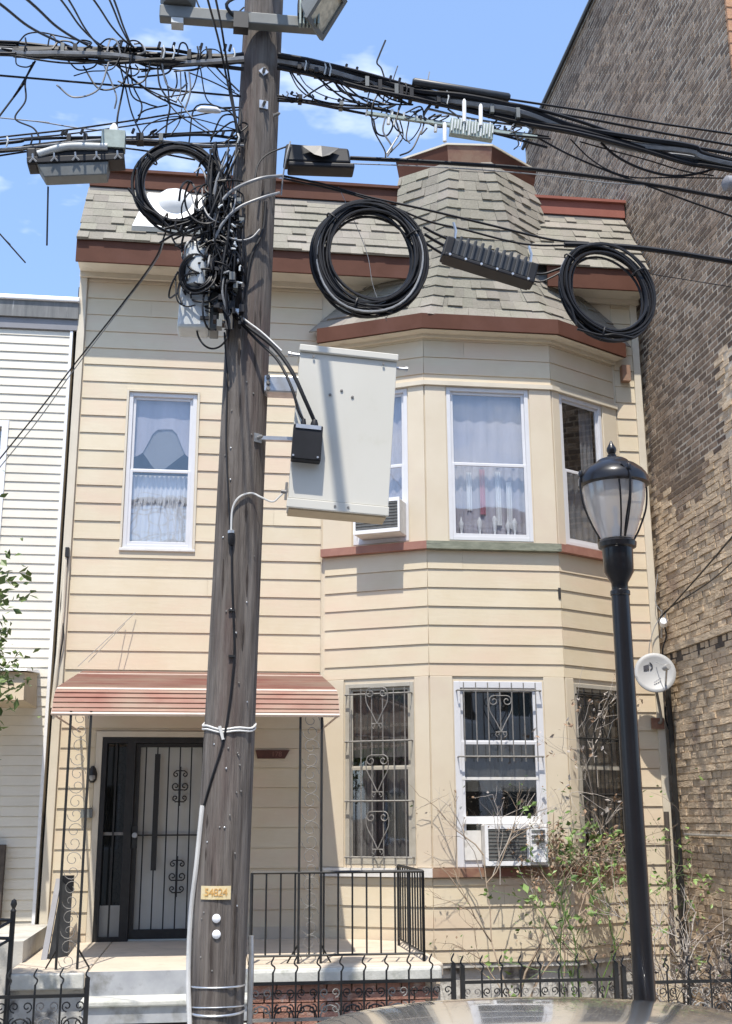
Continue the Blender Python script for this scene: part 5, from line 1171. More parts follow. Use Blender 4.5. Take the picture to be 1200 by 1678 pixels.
sc('upper of two thin wires rising to the white splice left of the pole', [(-20, 227), (100, 214), (200, 200), (300, 184), (340, 178), (392, 176)], .006)
sc('lower of two thin wires rising to the white splice left of the pole', [(-20, 232), (100, 221), (200, 208), (300, 193), (350, 184), (392, 180)], .005)
sc('thin grey wire sloping across the sky at the left edge', [(-20, 191), (60, 199), (130, 210), (200, 216)], .004, 'grey_cable')
sc('lowest thin cable at the left edge under the lower bundle', [(-20, 258), (60, 246), (140, 238), (230, 246), (320, 262)], .006)
p = at(345, 180, 6.84); tag(MB().tube([p + V((-.09, 0, -.01)), p + V((-.06, 0, 0)), p + V((.04, 0, 0)), p + V((.07, 0, -.01))], [.008, .022, .022, .010], 10).build('wire_splice', 'white_trim'), 'small white wire splice in the sky just left of the pole', 'splice')
# drops leaving to the houses across the street
DR = [((-20, -8), (100, 70)), ((36, -8), (140, 72)), ((94, -8), (163, 72)), ((108, -8), (166, 78)), ((148, -8), (214, 74)), ((176, -8), (218, 76)), ((184, -8), (221, 80))]
nm = ['leftmost drop wire rising out of the photo from the left bundle', 'second drop wire from the left rising from the left bundle', 'left wire of the close pair rising mid left', 'right wire of the close pair rising mid left', 'drop wire rising between the two close pairs', 'left wire of the close pair nearest the pole', 'right wire of the close pair nearest the pole']
for (a_, b_), l_ in zip(DR, nm):
    e = at(*b_, 6.84); s_ = at(*a_, 5.2); cable('drop_wire', l_, [s_ + (s_ - e) * 1.2, s_, (s_ + e) / 2 - V((0, 0, .03)), e, e + V((.12, 0, -.05))], .006 if 'pair' in l_ else .008, cat='wire')
cable('drop_wire', 'left of two wires running down beside the pole top', [at(338, -10, 5.6), (357, 60, 6.5), (368, 110, 6.8), (384, 190, 6.82), (391, 236, 6.84)], .007, cat='wire')
cable('drop_wire', 'right of two wires running down beside the pole top', [at(352, -10, 5.6), (364, 50, 6.5), (376, 130, 6.8), (389, 210, 6.82), (393, 250, 6.84)], .007, cat='wire')
cable('drop_wire', 'curved wire under the crossarm left of the pole', [(320, -5), (330, 16), (352, 30), (380, 28), (400, 12)], .006, cat='wire')
cable('drop_wire', 'twisted black wire pair sloping from the tangle past the cream house to the left edge', [(272, 380, 6.95), (252, 428, 7.1), (190, 512, 7.5), (120, 600, 8.0), (60, 678, 8.4), (-10, 764, 8.9)], .006, cat='wire')
cable('drop_wire', 'second strand of the sloping pair before the cream house left corner', [(270, 392, 6.95), (254, 430, 7.12), (190, 516, 7.5), (120, 608, 8.0), (60, 692, 8.4), (-10, 778, 8.9)], .004, 'grey_cable', cat='wire')
cable('drop_wire', 'short loose wire end at the left edge below the splice case', [(-10, 372), (6, 390), (17, 401)], .005, cat='wire')
cable('drop_wire', 'wire from the left bundle slanting down to the left edge', [(58, 100), (42, 128), (22, 160), (-8, 200)], .007, cat='wire')
cable('drop_wire', 'wavy wire hanging from the left bundle to the lower span', [(55, 102), (42, 132), (42, 165), (25, 194), (55, 210), (65, 228), (64, 238)], .006, cat='wire')
cable('drop_wire', 'wire loop standing above the left bundle', [(32, 68), (44, 56), (66, 53), (92, 58), (120, 64), (150, 72)], .005, cat='wire')
cable('drop_wire', 'bare twig like wire end rising above the upper right bundle', [(631, 130), (625, 112), (618, 103), (622, 90), (632, 66)], .006, cat='wire')
# tangles
def tangle(label, paths, r, seed, c, Y=6.84, jitter=.03):
    t = thing('wire_tangle', label, 'wires', at(*c, Y)); rng = random.Random(seed)
    for p in paths:
        P = [at(px, py, Y + rng.uniform(-jitter, jitter)) for px, py in p]; MB().tube(smooth(P, 7), r * rng.uniform(.75, 1.3), 5).build('wire', 'black_cable' if rng.random() > .1 else 'grey_cable', t)
    return t
PT = [[(170, 106), (184, 138), (191, 160), (188, 178)], [(206, 125), (199, 160), (193, 190), (191, 216)], [(196, 106), (205, 140), (216, 185), (235, 228)], [(214, 108), (218, 140), (232, 170), (230, 188), (224, 200)], [(188, 104), (230, 140), (265, 162), (300, 176)],
      [(205, 118), (240, 145), (290, 168)], [(239, 104), (239, 142)], [(232, 117), (246, 116)], [(258, 106), (262, 140), (278, 170), (274, 200), (271, 226)], [(262, 106), (274, 138), (278, 172)], [(288, 114), (290, 138), (281, 160)], [(296, 118), (296, 150), (289, 166)],
      [(303, 118), (306, 146), (298, 166)], [(310, 118), (312, 150), (303, 180)], [(270, 162), (298, 192), (346, 221)], [(290, 160), (316, 194), (352, 220)], [(302, 188), (272, 206), (246, 226)], [(310, 119), (350, 135), (392, 156)], [(226, 190), (240, 180), (275, 172)], [(165, 72), (176, 64), (190, 66), (200, 76)],
      [(186, 76), (198, 66), (212, 70), (206, 82), (194, 78)], [(220, 72), (232, 72), (238, 84), (226, 90)], [(124, 74), (134, 66), (150, 70), (140, 80)], [(26, 92), (28, 106), (44, 110), (56, 104)], [(222, 106), (228, 116), (220, 124), (210, 122)], [(340, 110), (360, 130), (385, 150)], [(345, 100), (372, 130), (392, 150)], [(280, 222), (294, 200), (298, 178)]]
rngx = random.Random(77)
for i in range(9):     # taut jumpers along the bundle
    x0 = rngx.uniform(-20, 240); x1 = min(396, x0 + rngx.uniform(90, 260)); f_ = lambda x: 76 + x * .055
    PT.append([(x0, f_(x0) + rngx.uniform(-6, 12)), ((x0 + x1) / 2, f_((x0 + x1) / 2) + rngx.uniform(8, 26)), (x1, f_(x1) + rngx.uniform(-4, 10))])
for i in range(12):
    x0 = rngx.uniform(150, 385); w_ = rngx.uniform(12, 60) * rngx.choice((-1, 1)); h_ = rngx.uniform(10, 75); y0 = 92 + (x0 - 100) * .045
    PT.append([(x0, y0 + rngx.uniform(-10, 12)), (x0 + w_ * .3, y0 + h_ * .8), (min(392, x0 + w_), y0 + h_), (min(394, x0 + w_ * 1.5), y0 + h_ * rngx.uniform(.2, 1.4))])
for i in range(7):
    x0 = rngx.uniform(30, 370); w_ = rngx.uniform(14, 46); h_ = rngx.uniform(6, 22); y0 = 76 + x0 * .05
    PT.append([(x0, y0), (x0 + w_ * .25, y0 - h_), (x0 + w_ * .7, y0 - h_ * .9), (min(395, x0 + w_), y0 + 3)])
for i in range(7):
    x0 = rngx.uniform(220, 380); PT.append([(x0, 232 + rngx.uniform(-6, 6)), (x0 + rngx.uniform(0, 40), 200 + rngx.uniform(-30, 20)), (min(394, x0 + rngx.uniform(20, 90)), 205 + rngx.uniform(-30, 30)), (392, 235 + rngx.uniform(-30, 25))])
tangle('tangle of loose black wires hanging in the sky between the two left bundles', PT, .0052, 3, (250, 150))
PT2 = [[(622, 150), (610, 175), (612, 210), (630, 245), (632, 258)], [(630, 155), (628, 172), (640, 160), (655, 150)], [(612, 195), (618, 218), (634, 222), (644, 205), (638, 190)], [(632, 190), (628, 215), (642, 240), (635, 256)], [(645, 190), (655, 215), (645, 235), (634, 252)], [(655, 195), (660, 225), (640, 250)], [(640, 195), (650, 212), (660, 218)],
       [(670, 200), (666, 225), (672, 235)], [(665, 185), (690, 175), (695, 200), (690, 220), (700, 210)], [(475, 118), (490, 145), (515, 162), (560, 172), (590, 174)], [(488, 118), (505, 142), (540, 160), (600, 172)], [(552, 130), (570, 152), (590, 172)], [(498, 160), (530, 140), (556, 130)], [(463, 155), (478, 168), (494, 160), (480, 156)], [(690, 215), (675, 245), (655, 255)], [(840, 210), (850, 235), (842, 245)], [(860, 215), (852, 240)],
       [(600, 190), (606, 150), (625, 130)], [(640, 145), (648, 120), (652, 108)], [(700, 140), (704, 118)]]
for i in range(14):
    x0 = rngx.uniform(605, 860); w_ = rngx.uniform(10, 44); h_ = rngx.uniform(14, 62); y0 = 160 + (x0 - 600) * .17
    if x0 > 700: h_ *= .55
    PT2.append([(x0, y0 + rngx.uniform(-12, 18)), (x0 - w_ * .3, y0 + h_ * .5), (x0 + w_ * .3, y0 + h_), (x0 + w_, y0 + h_ * .55), (x0 + w_ * .6, y0 + rngx.uniform(0, 20))])
for i in range(9):
    x0 = rngx.uniform(465, 600); PT2.append([(x0, 112 + (x0 - 465) * .2), (x0 + 16, 140 + rngx.uniform(-10, 12)), (x0 + 50, 160 + rngx.uniform(-8, 10)), (x0 + 90, 172)])
tangle('tangle of thin black wires looping beside the tower cornice under the right bundle', PT2, .0055, 4, (640, 200))
rng = random.Random(21); PT3 = []
for i in range(75):
    cx_, cy_ = rng.gauss(350, 24), rng.gauss(415, 46); r1, r2 = rng.uniform(12, 42), rng.uniform(14, 50); a0_ = rng.uniform(0, 6.28); sw = rng.uniform(2.2, 5.6)
    PT3.append([(min(398, cx_ + r1 * math.cos(a0_ + sw * q_ / 6)), cy_ + r2 * math.sin(a0_ + sw * q_ / 6)) for q_ in range(7)])
for i in range(30): PT3.append([(352 + rng.uniform(-8, 40), 250 + rng.uniform(-20, 30)), (350 + rng.uniform(-12, 30), 310 + rng.uniform(-20, 20)), (345 + rng.uniform(-12, 30), 380), (360 + rng.uniform(-25, 25), 450)])
for i in range(18): PT3.append([(375 + rng.uniform(-8, 18), 330 + rng.uniform(-20, 30)), (376 + rng.uniform(-12, 18), 400), (372 + rng.uniform(-10, 14), 470), (374 + rng.uniform(-6, 8), 540)])
PT3 += [[(292, 445), (280, 470), (278, 488), (292, 480)], [(288, 450), (290, 490), (305, 502), (320, 500)], [(312, 480), (318, 500), (345, 512)], [(330, 500), (345, 505), (352, 495)], [(262, 398), (282, 386), (300, 378)], [(300, 372), (330, 360), (352, 352)], [(285, 392), (310, 380), (330, 372), (350, 380)]]
tg3 = tangle('dense black tangle of wires and connectors on the left side of the pole', PT3, .0065, 5, (350, 420), Y=6.80, jitter=.07)
for i in range(60):
    px, py = rng.gauss(370, 13), rng.uniform(320, 535); q = at(min(px, 396), py, 6.78 + rng.uniform(-.02, .06)); s1 = rng.uniform(.008, .02)
    MB().box(q.x - s1, q.x + s1, q.y - .03, q.y + .04, q.z - s1 * rng.uniform(.6, 2.2), q.z + s1).build('connector', rng.choice(('black_plastic', 'black_plastic', 'black_plastic', 'black_cable', 'grey_plastic')), tg3)
for i in range(9):
    px, py = rng.gauss(376, 12), rng.uniform(330, 470); q = at(min(px, 400), py, 6.73); d_ = V((rng.uniform(-.02, .02), 0, rng.uniform(-.03, .03))); MB().tube([q, q + d_, q + d_ * 1.3 + V((.006, 0, 0))], .006, 6).build('pale_connector', 'terminal_white', tg3)
def loops(label, c, r, k, seed):
    t = thing('wire_loop', label, 'wires', at(*c, 6.76)); g = random.Random(seed)
    for i in range(k):
        C = at(c[0] + g.gauss(0, 3), c[1] + g.gauss(0, 3), 6.76 + g.uniform(-.03, .03)); rr_ = r * g.uniform(.8, 1.08)
        MB().tube([C + V((math.cos(a) * rr_ * .85, .02 * math.sin(a * 2), math.sin(a) * rr_)) for a in [6.2832 * q_ / 26 for q_ in range(26)]], .006, 5, closed=True).build('loop', 'black_cable', t)
loops('small ring of thin black wire in front of the pale terminal box', (324, 447), .125, 8, 4)
cable('guy_cable', 'upper grey cable sweeping from the tangle across the pole front to the right', [(347, 376, 6.78), (358, 340, 6.76), (382, 312, 6.74), (425, 293, 6.72), (462, 288, 6.78)], .012, 'grey_cable', sides=8)
cable('guy_cable', 'lower grey cable sweeping from the tangle across the pole front', [(350, 396, 6.76), (366, 365, 6.74), (392, 340, 6.73), (430, 324, 6.74), (458, 316, 6.80)], .010, 'grey_cable', sides=8)
cable('guy_cable', 'grey cable end curling across the pole below the sweeping cables', [(372, 388, 6.74), (392, 394, 6.73), (412, 390, 6.74), (426, 376, 6.76)], .006, 'grey_cable')
cable('guy_cable', 'thin black cable arching over the pole from the closure', [(418, 292, 6.76), (424, 268, 6.78), (440, 252, 6.8), (470, 240, 6.84)], .006)
cable('guy_cable', 'black cable curving down the pole front beside the clamp', [on_pole(436, 330, .01), on_pole(430, 380, .01), on_pole(412, 420, .01), on_pole(403, 470, .01), on_pole(392, 510, .01)], .010)
cable('guy_cable', 'thin vertical wire hanging from the closure beside the pole right edge', [(476, 232, 6.8), (470, 255, 6.78), (464, 290, 6.8), (461, 320, 6.82)], .005, 'grey_cable')

# ------------------------------------------------------------------ satellite dishes at the house's right corner
dp = at(1074, 1102, 12.25)
ds = thing('satellite_dish', 'pale grey satellite dish with dark logo fixed at the right corner of the cream house', 'satellite dish', dp)
axd = V((-.25, -.93, .22)).normalized(); xd = axd.cross(V((0, 0, 1))).normalized(); rd = (at(1106, 1100, 12.25) - at(1042, 1100, 12.25)).length / 2
m = MB(); n = 32; vs = [dp - axd * .045]; fs = []
for j in range(1, 6):
    for k_ in range(n):
        a = 6.2832 * k_ / n; r_ = rd * j / 5; vs.append(dp + xd * math.cos(a) * r_ + xd.cross(axd) * math.sin(a) * r_ * 1.02 + axd * (.045 * (j / 5) ** 2 - .045))
for k_ in range(n): fs.append((0, 1 + k_, 1 + (k_ + 1) % n))
for j in range(4): fs += [(1 + j * n + k_, 1 + (j + 1) * n + k_, 1 + (j + 1) * n + (k_ + 1) % n, 1 + j * n + (k_ + 1) % n) for k_ in range(n)]
m.add(vs, fs); m.smooth = True; refl = m.build('reflector', 'dish_grey', ds); sm = refl.modifiers.new('thick', 'SOLIDIFY'); sm.thickness = .012; sm.offset = 0
yd = xd.cross(axd); yd = yd if yd.z > 0 else -yd; xd = xd if xd.x > 0 else -xd
D_ = lambda u, v_, h: dp + xd * u + yd * v_ + axd * h
MB().hexa([D_(-.12, .03, -.022), D_(-.06, .05, -.024), D_(-.06, .10, -.018), D_(-.12, .08, -.014), D_(-.12, .03, -.015), D_(-.06, .05, -.017), D_(-.06, .10, -.010), D_(-.12, .08, -.006)]).build('logo_square', 'ink', refl)
MB().tube(smooth([D_(-.045, .04, -.03), D_(-.025, .07, -.026), D_(-.03, .10, -.018), D_(-.05, .12, -.012)], 4), .007, 5).build('logo_swoosh', 'ink', refl)
for i in range(4): MB().hexa([D_(-.02 + i * .02, -.115 + i * .012, -.012), D_(-.006 + i * .02, -.11 + i * .012, -.012), D_(-.006 + i * .02, -.10 + i * .012, -.012), D_(-.02 + i * .02, -.105 + i * .012, -.012), D_(-.02 + i * .02, -.115 + i * .012, -.002), D_(-.006 + i * .02, -.11 + i * .012, -.002), D_(-.006 + i * .02, -.10 + i * .012, -.002), D_(-.02 + i * .02, -.105 + i * .012, -.002)]).build('print_mark', 'board_grey', refl)
MB().tube([D_(.10, -.14, -.02), D_(.10, -.02, .22)], .012, 6).tube([D_(.02, .12, .0), D_(.09, .0, .2)], .004, 5).build('feed_arm', 'galvanised', ds)
MB().lathe(D_(.10, -.02, .22), [(.03, -.04), (.035, 0), (.03, .05), (.01, .06)], 12, (D_(0, 0, 0) - D_(.10, -.02, .22)).normalized()).build('feed_horn', 'dish_grey', ds)
q = at(1082, 1185, 12.5); MB().tube(smooth([dp - axd * .05, dp - axd * .12 - V((0, 0, .06)), V((q.x, 12.46, q.z + .05)), V((q.x, 12.55, q.z))], 5), .016, 8).build('mast', 'iron_grey', ds)
MB().box(q.x - .08, q.x + .06, 12.53, 12.565, q.z - .06, q.z + .06).build('foot_plate', 'rusty_fascia', ds)
q = at(1088, 1020, 12.4); it = thing('wire_anchor', 'white round insulator and bracket where wires meet the house corner above the dish', 'insulator', q)
MB().lathe(q, [(.02, -.06), (.045, -.045), (.05, 0), (.04, .04), (.015, .05)], 14, V((-.3, -.8, .3)).normalized()).build('insulator', 'white_trim', it)
MB().tube([q + V((0, .1, -.16)), q + V((-.01, 0, .14))], .012, 6).tube([q + V((.03, 0, .12)), q + V((.03, .05, -.1))], .008, 5).build('bracket', 'galvanised', it)
for i, (a_, l_) in enumerate((((1215, 862), 'upper black wire from the right edge to the house corner insulator'), ((1215, 908), 'lower black wire from the right edge to the house corner insulator'))):
    cable('service_wire', l_, [at(*a_, 9.2), at(1150 + 12 * i, 938 + 16 * i, 10.9), at(1098, 996, 12.2), at(1082, 1012, 12.4)], .009 if i == 0 else .007, cat='wire')
cable('service_wire', 'thin wires drooping down the house corner above the dish', [at(1078, 940, 12.5), at(1074, 985, 12.5), at(1084, 1005, 12.48), at(1072, 1030, 12.5), at(1064, 1062, 12.5), at(1066, 1090, 12.5)], .005, 'grey_cable', cat='wire')
cable('service_wire', 'black wire hanging from the corner insulator behind the dish', [at(1084, 1010, 12.45), at(1092, 1040, 12.4), at(1086, 1070, 12.45), at(1094, 1130, 12.5), at(1090, 1170, 12.5), at(1096, 1195, 12.5)], .009, cat='wire')

# ------------------------------------------------------------------ air conditioners
def aircon(label, F, u0, u1, d1, z0, z1, panel):
    t = thing('air_conditioner', label, 'air conditioner', F.pt((u0 + u1) / 2, 0, z0))
    MB().fbox(F, u0, u1, -.02, d1, z0, z1).build('case', 'worn_white', t, bevel=.012)
    w_ = u1 - u0; g0, g1 = u0 + w_ * .05, u0 + w_ * (.98 if not panel else .66)
    MB().fbox(F, g0, g1, d1 + .001, d1 + .008, z0 + (z1 - z0) * .12, z1 - (z1 - z0) * .12).build('grille_back', 'dark_curtain', t)
    ns = 9
    for i in range(ns):
        z = z0 + (z1 - z0) * (.15 + .70 * i / (ns - 1)); MB().fbox(F, g0, g1, d1 + .008, d1 + .013, z - .004, z + .004).build('louvre', 'grey_plastic', t)
    fr = MB(); e = .014
    fr.fbox(F, u0, g0, d1 + .001, d1 + .018, z0, z1); fr.fbox(F, g1, g1 + w_ * .04, d1 + .001, d1 + .018, z0, z1); fr.fbox(F, g0, g1, d1 + .001, d1 + .018, z0, z0 + (z1 - z0) * .11); fr.fbox(F, g0, g1, d1 + .001, d1 + .018, z1 - (z1 - z0) * .11, z1)
    fr.build('front_frame', 'white_trim', t)
    if panel:
        MB().fbox(F, g1 + w_ * .05, u1 - .01, d1 + .001, d1 + .014, z0 + .03, z1 - .02).build('control_panel', 'white_trim', t)
        for i in range(3): MB().fbox(F, g1 + w_ * .08, u1 - .03, d1 + .014, d1 + .02, z1 - .08 - i * .05, z1 - .055 - i * .05).build('vent_slot', 'grey_plastic', t)
    return t
a_, b_ = BC.u_at(790, 1418), BC.u_at(890, 1355)
aircon('white window air conditioner with control panel in the middle ground floor bay window', BC, a_[0], b_[0], .16, W1C[2] + .02, W1C[2] + .42, True)
MB().fbox(BC, W1C[0] + .07, a_[0] - .004, -.03, .02, W1C[2] + .07, W1C[2] + .36).build('side_filler', 'worn_white', house)
MB().fbox(BC, W1C[0] + .07, W1C[1] - .07, -.02, .03, W1C[2] + .425, W1C[2] + .50).build('lower_sash_rail', 'white_trim', house)
aircon('white window air conditioner in the upper bay window half behind the grey cabinet', BL, W2L[0] + .10, W2L[0] + .62, .26, W2L[2] + .05, W2L[2] + .43, False)

# ------------------------------------------------------------------ iron fence along the pavement
def fence(label, x0, x1, y, zt, n, gate=False):
    t = thing('iron_fence', label, 'fence', ((x0 + x1) / 2, y, .14))
    for z in (zt - .17, zt - .42, .30): MB().box(x0, x1, y - .014, y + .014, z - .011, z + .011).build('rail', 'iron_grey' if z < zt - .2 else 'iron_black', t)
    for i in range(n + 1):
        x = x0 + (x1 - x0) * i / n
        b = MB().tube([(x, y, .15), (x, y, zt - .09)], .0075, 4).build('picket', 'iron_black', t)
        MB().tube(smooth([V((x, y, zt - .1)), V((x + .014, y, zt - .06)), V((x - .012, y, zt - .03)), V((x + .010, y, zt + .02))], 4), [.0065] * 12 + [.003], 5).build('finial', 'iron_black', b)
        if i < n:
            w_ = (x1 - x0) / n; xm = x + w_ / 2; m = MB(); ex_, ez_ = V((1, 0, 0)), V((0, 0, 1))
            m.tube([V((xm + math.cos(a) * w_ * .42, y, zt - .42 + math.sin(a) * w_ * .55)) for a in [math.pi * q_ / 10 for q_ in range(11)]], .006, 4)
            for sg in (-1, 1): m.tube(spiral(V((xm + sg * w_ * .2, y, zt - .55)), ex_, ez_, w_ * .2, 1.1, math.pi / 2, sg, 10), .005, 4)
            for sg in (-1, 1):
                m.tube(spiral(V((xm + sg * w_ * .24, y, zt - .24)), ex_, ez_, w_ * .21, 1.2, -math.pi / 2, sg, 12), .005, 4)
                m.tube(spiral(V((xm + sg * w_ * .24, y, zt - .35)), ex_, ez_, w_ * .21, 1.2, math.pi / 2, -sg, 12), .005, 4)
            m.build('scroll', 'iron_black' if i % 3 else 'iron_grey', t)
    for x in (x0, x1): MB().box(x - .016, x + .016, y - .02, y + .02, .135, zt - .05).build('end_post', 'iron_black', t)
fence('black iron fence with wavy finials left of the porch steps', -2.9, -0.875, 9.2, 1.33, 11)
fence('black iron fence with wavy finials from the pole to the porch corner', 0.30, 1.83, 9.2, 1.38, 9)
fence('black iron fence with wavy finials before the bay and the shrubs', 1.90, 3.10, 9.2, 1.36, 8)
fence('plain black iron fence right of the street lamp before the brick wall', 3.16, 5.6, 9.2, 1.33, 14)

# ------------------------------------------------------------------ plants
def leafset(mb, p, n, spread, size, rng):
    for _ in range(n):
        q = p + V((rng.gauss(0, spread), rng.gauss(0, spread), rng.gauss(0, spread)))
        d = V((rng.uniform(-1, 1), rng.uniform(-1, .4), rng.uniform(-.6, .8))).normalized(); s_ = d.orthogonal().normalized(); s_ = (s_ * math.cos(rng.random() * 6) + d.cross(s_) * math.sin(rng.random() * 6)); l_ = size * rng.uniform(.6, 1.3)
        c_ = d.cross(s_).normalized() * l_ * .10
        mb.add([q, q + d * l_ * .5 + s_ * l_ * .26 + c_, q + d * l_, q + d * l_ * .5 - s_ * l_ * .26 + c_], [(0, 1, 2), (0, 2, 3)])
def grow_twig(mb, p, d, l_, r, depth, rng, tips, droop=.0, fork=3):
    n = 5; pts = [p]; q = p; dd = d.normalized()
    for i in range(n):
        dd = (dd + V((rng.gauss(0, .16), rng.gauss(0, .12), rng.gauss(0, .16) - droop))).normalized(); q = q + dd * l_ / n; pts.append(q)
    mb.tube(pts, [r * (1 - .55 * i / n) for i in range(n + 1)], 4)
    if depth == 0: tips.append((q, dd)); return
    for k_ in range(fork):
        j = rng.randint(2, n); nd = (dd + V((rng.gauss(0, .6), rng.gauss(0, .35), rng.gauss(0.1, .55)))).normalized()
        grow_twig(mb, pts[j], nd, l_ * rng.uniform(.45, .7), r * .6, depth - 1, rng, tips, droop, fork)
def shrub(name, label, cat, stems, twigm, leaves, seed, depth=2, fork=3, droop=.0, spread=.03, group=None):
    base = V(stems[0][0]); t = thing(name, label, cat, base, group); rng = random.Random(seed); tips = []; mb = MB()
    for p, e, r in stems: grow_twig(mb, V(p), V(e) - V(p), (V(e) - V(p)).length, r, depth, rng, tips, droop, fork)
    mb.build('branches', twigm, t)
    for lm, per, size, frac in leaves:
        lb_ = MB()
        for q, d in tips:
            if rng.random() < frac: leafset(lb_, q, per, spread, size, rng)
        if lb_.v: o = lb_.build('leaves', lm, t, kind='stuff')
    return t
G = .14
shrub('bare_shrub', 'bare tan shrub arching before the yellow bay base and the air conditioner', 'shrub',
      [(at(838, 1640, 11.2), at(760, 1400, 11.6), .013), (at(850, 1640, 11.2), at(860, 1420, 11.7), .014), (at(866, 1640, 11.3), at(930, 1440, 11.6), .012), (at(835, 1640, 11.2), at(790, 1560, 11.4), .008), (at(870, 1640, 11.2), at(905, 1530, 11.4), .009)],
      'twig', [('dry_leaf', 1, .04, .45), ('leaf', 1, .04, .3)], 4, depth=3, fork=3, droop=.02)
shrub('bare_shrub', 'pale dry bush top rising in front of the middle ground floor window', 'shrub',
      [(at(790, 1440, 11.85), at(750, 1330, 11.9), .006), (at(806, 1440, 11.85), at(860, 1290, 11.9), .006), (at(820, 1450, 11.85), at(800, 1340, 11.9), .006)],
      'twig_pale', [('dry_leaf', 1, .03, .5), ('twig_pale', 1, .03, .5)], 6, depth=2, fork=4)
shrub('dry_bush', 'brown dead bush piled along the sill below the right bay windows', 'shrub',
      [(at(880 + 18 * i, 1470, 11.85), at(870 + 22 * i + R.uniform(-20, 20), 1405, 11.8), .007) for i in range(7)], 'twig', [('dry_leaf', 3, .05, .9), ('twig_pale', 1, .03, .5)], 8, depth=2, fork=6, droop=.05)
shrub('climbing_vine', 'pale dried vine climbing the guard of the right ground floor bay window', 'vine',
      [(at(985, 1430, 12.15), at(985, 1290, 12.2), .008), (at(990, 1400, 12.15), at(970, 1230, 12.2), .007), (at(980, 1290, 12.2), at(1000, 1150, 12.25), .007), (at(970, 1240, 12.18), at(985, 1140, 12.25), .006)],
      'twig_pale', [('dry_leaf', 3, .055, .7), ('twig_pale', 2, .06, .8)], 12, depth=2, fork=5)
shrub('climbing_vine', 'thin green vine climbing the panel between the middle and right bay windows', 'vine',
      [(at(925, 1600, 11.7), at(925, 1430, 11.85), .008), (at(925, 1440, 11.85), at(912, 1300, 11.98), .006), (at(930, 1440, 11.85), at(945, 1370, 11.95), .006), (at(915, 1400, 11.92), at(895, 1290, 12.0), .005)],
      'twig', [('leaf', 2, .06, .4), ('leaf_light', 3, .065, .7)], 15, depth=2, fork=3, spread=.045)
shrub('leafy_plant', 'bright green leafy clump under the right ground floor bay window', 'plant',
      [(at(975, 1440, 11.8), at(965, 1385, 11.85), .006), (at(970, 1440, 11.8), at(990, 1390, 11.85), .006), (at(985, 1440, 11.8), at(1012, 1400, 11.85), .006), (at(965, 1440, 11.8), at(945, 1400, 11.85), .005)],
      'leaf', [('leaf_light', 7, .085, 1.0), ('leaf', 3, .07, .6)], 17, depth=1, fork=3, spread=.05)
shrub('leafy_plant', 'green weedy plant growing behind the fence left of the street lamp', 'plant',
      [(at(935 + 14 * i, 1690, 10.6), at(925 + 18 * i + R.uniform(-8, 8), 1520 + R.uniform(-40, 30), 10.9), .007) for i in range(5)], 'leaf', [('leaf', 3, .07, .5), ('leaf_light', 6, .075, .7)], 19, depth=2, fork=3, spread=.05)
shrub('leafy_plant', 'sparse green plant against the narrow siding strip right of the street lamp', 'plant',
      [(at(1065 + 10 * i, 1680, 11.3), at(1065 + 9 * i + R.uniform(-8, 8), 1470 + R.uniform(-30, 60), 11.6), .006) for i in range(4)], 'twig', [('leaf', 2, .055, .4), ('leaf_light', 3, .06, .7)], 23, depth=2, fork=4, spread=.05)
shrub('dry_bush', 'grey tangle of dead stems before the brick wall at the lower right corner', 'shrub',
      [(at(1110 + 14 * i, 1700, 10.2), at(1105 + 15 * i + R.uniform(-30, 30), 1500 + 10 * i + R.uniform(-20, 60), 10.5), .008) for i in range(8)], 'twig_pale', [('dry_leaf', 1, .04, .4)], 25, depth=2, fork=5)
shrub('hedge', 'low dark hedge behind the fence at the lower right corner', 'hedge',
      [(V((3.75 + .13 * i, 9.85 + .2 * (i % 2), .2)), V((3.75 + .13 * i + R.uniform(-.1, .1), 9.85 + .2 * (i % 2), 1.05)), .008) for i in range(9)], 'twig_dark', [('twig_dark', 4, .05, .9), ('leaf', 1, .05, .25)], 27, depth=2, fork=4, spread=.06)

# tree at the left edge
tr = thing('street_tree', 'small leafy green tree reaching in from the left edge before the white house', 'tree', (-2.75, 9.3, .14))
mb = MB(); rng = random.Random(31); tips = []
mb.tube(smooth([V((-2.75, 9.3, .13)), V((-2.72, 9.3, 1.4)), V((-2.68, 9.28, 2.6)), V((-2.6, 9.25, 3.3))], 6), [.09 - .002 * i for i in range(19)], 9)
for e in ((-1.68, 9.1, 3.42), (-1.62, 9.2, 3.62), (-1.85, 9.0, 3.75), (-1.95, 9.4, 3.35), (-1.72, 9.3, 3.22), (-3.1, 9.2, 3.7), (-3.4, 9.4, 3.5), (-2.5, 9.6, 3.8), (-2.6, 8.8, 3.7), (-2.1, 9.1, 3.8), (-1.80, 8.95, 3.50)):
    grow_twig(mb, V((-2.62, 9.26, 2.95 + rng.random() * .3)), V(e) - V((-2.62, 9.26, 3.1)), (V(e) - V((-2.62, 9.26, 3.1))).length * .62, .016, 2, rng, tips, 0, 5)
grow_twig(mb, V((-2.62, 9.26, 3.2)), V((.72, -.1, 1.15)), 1.3, .012, 1, rng, tips, 0, 2)
mb.build('trunk', 'bark', tr)
cr = MB()
for q, d in tips: leafset(cr, q, 24, .085, .08, rng)
cr.build('crown', 'leaf_tree', tr)

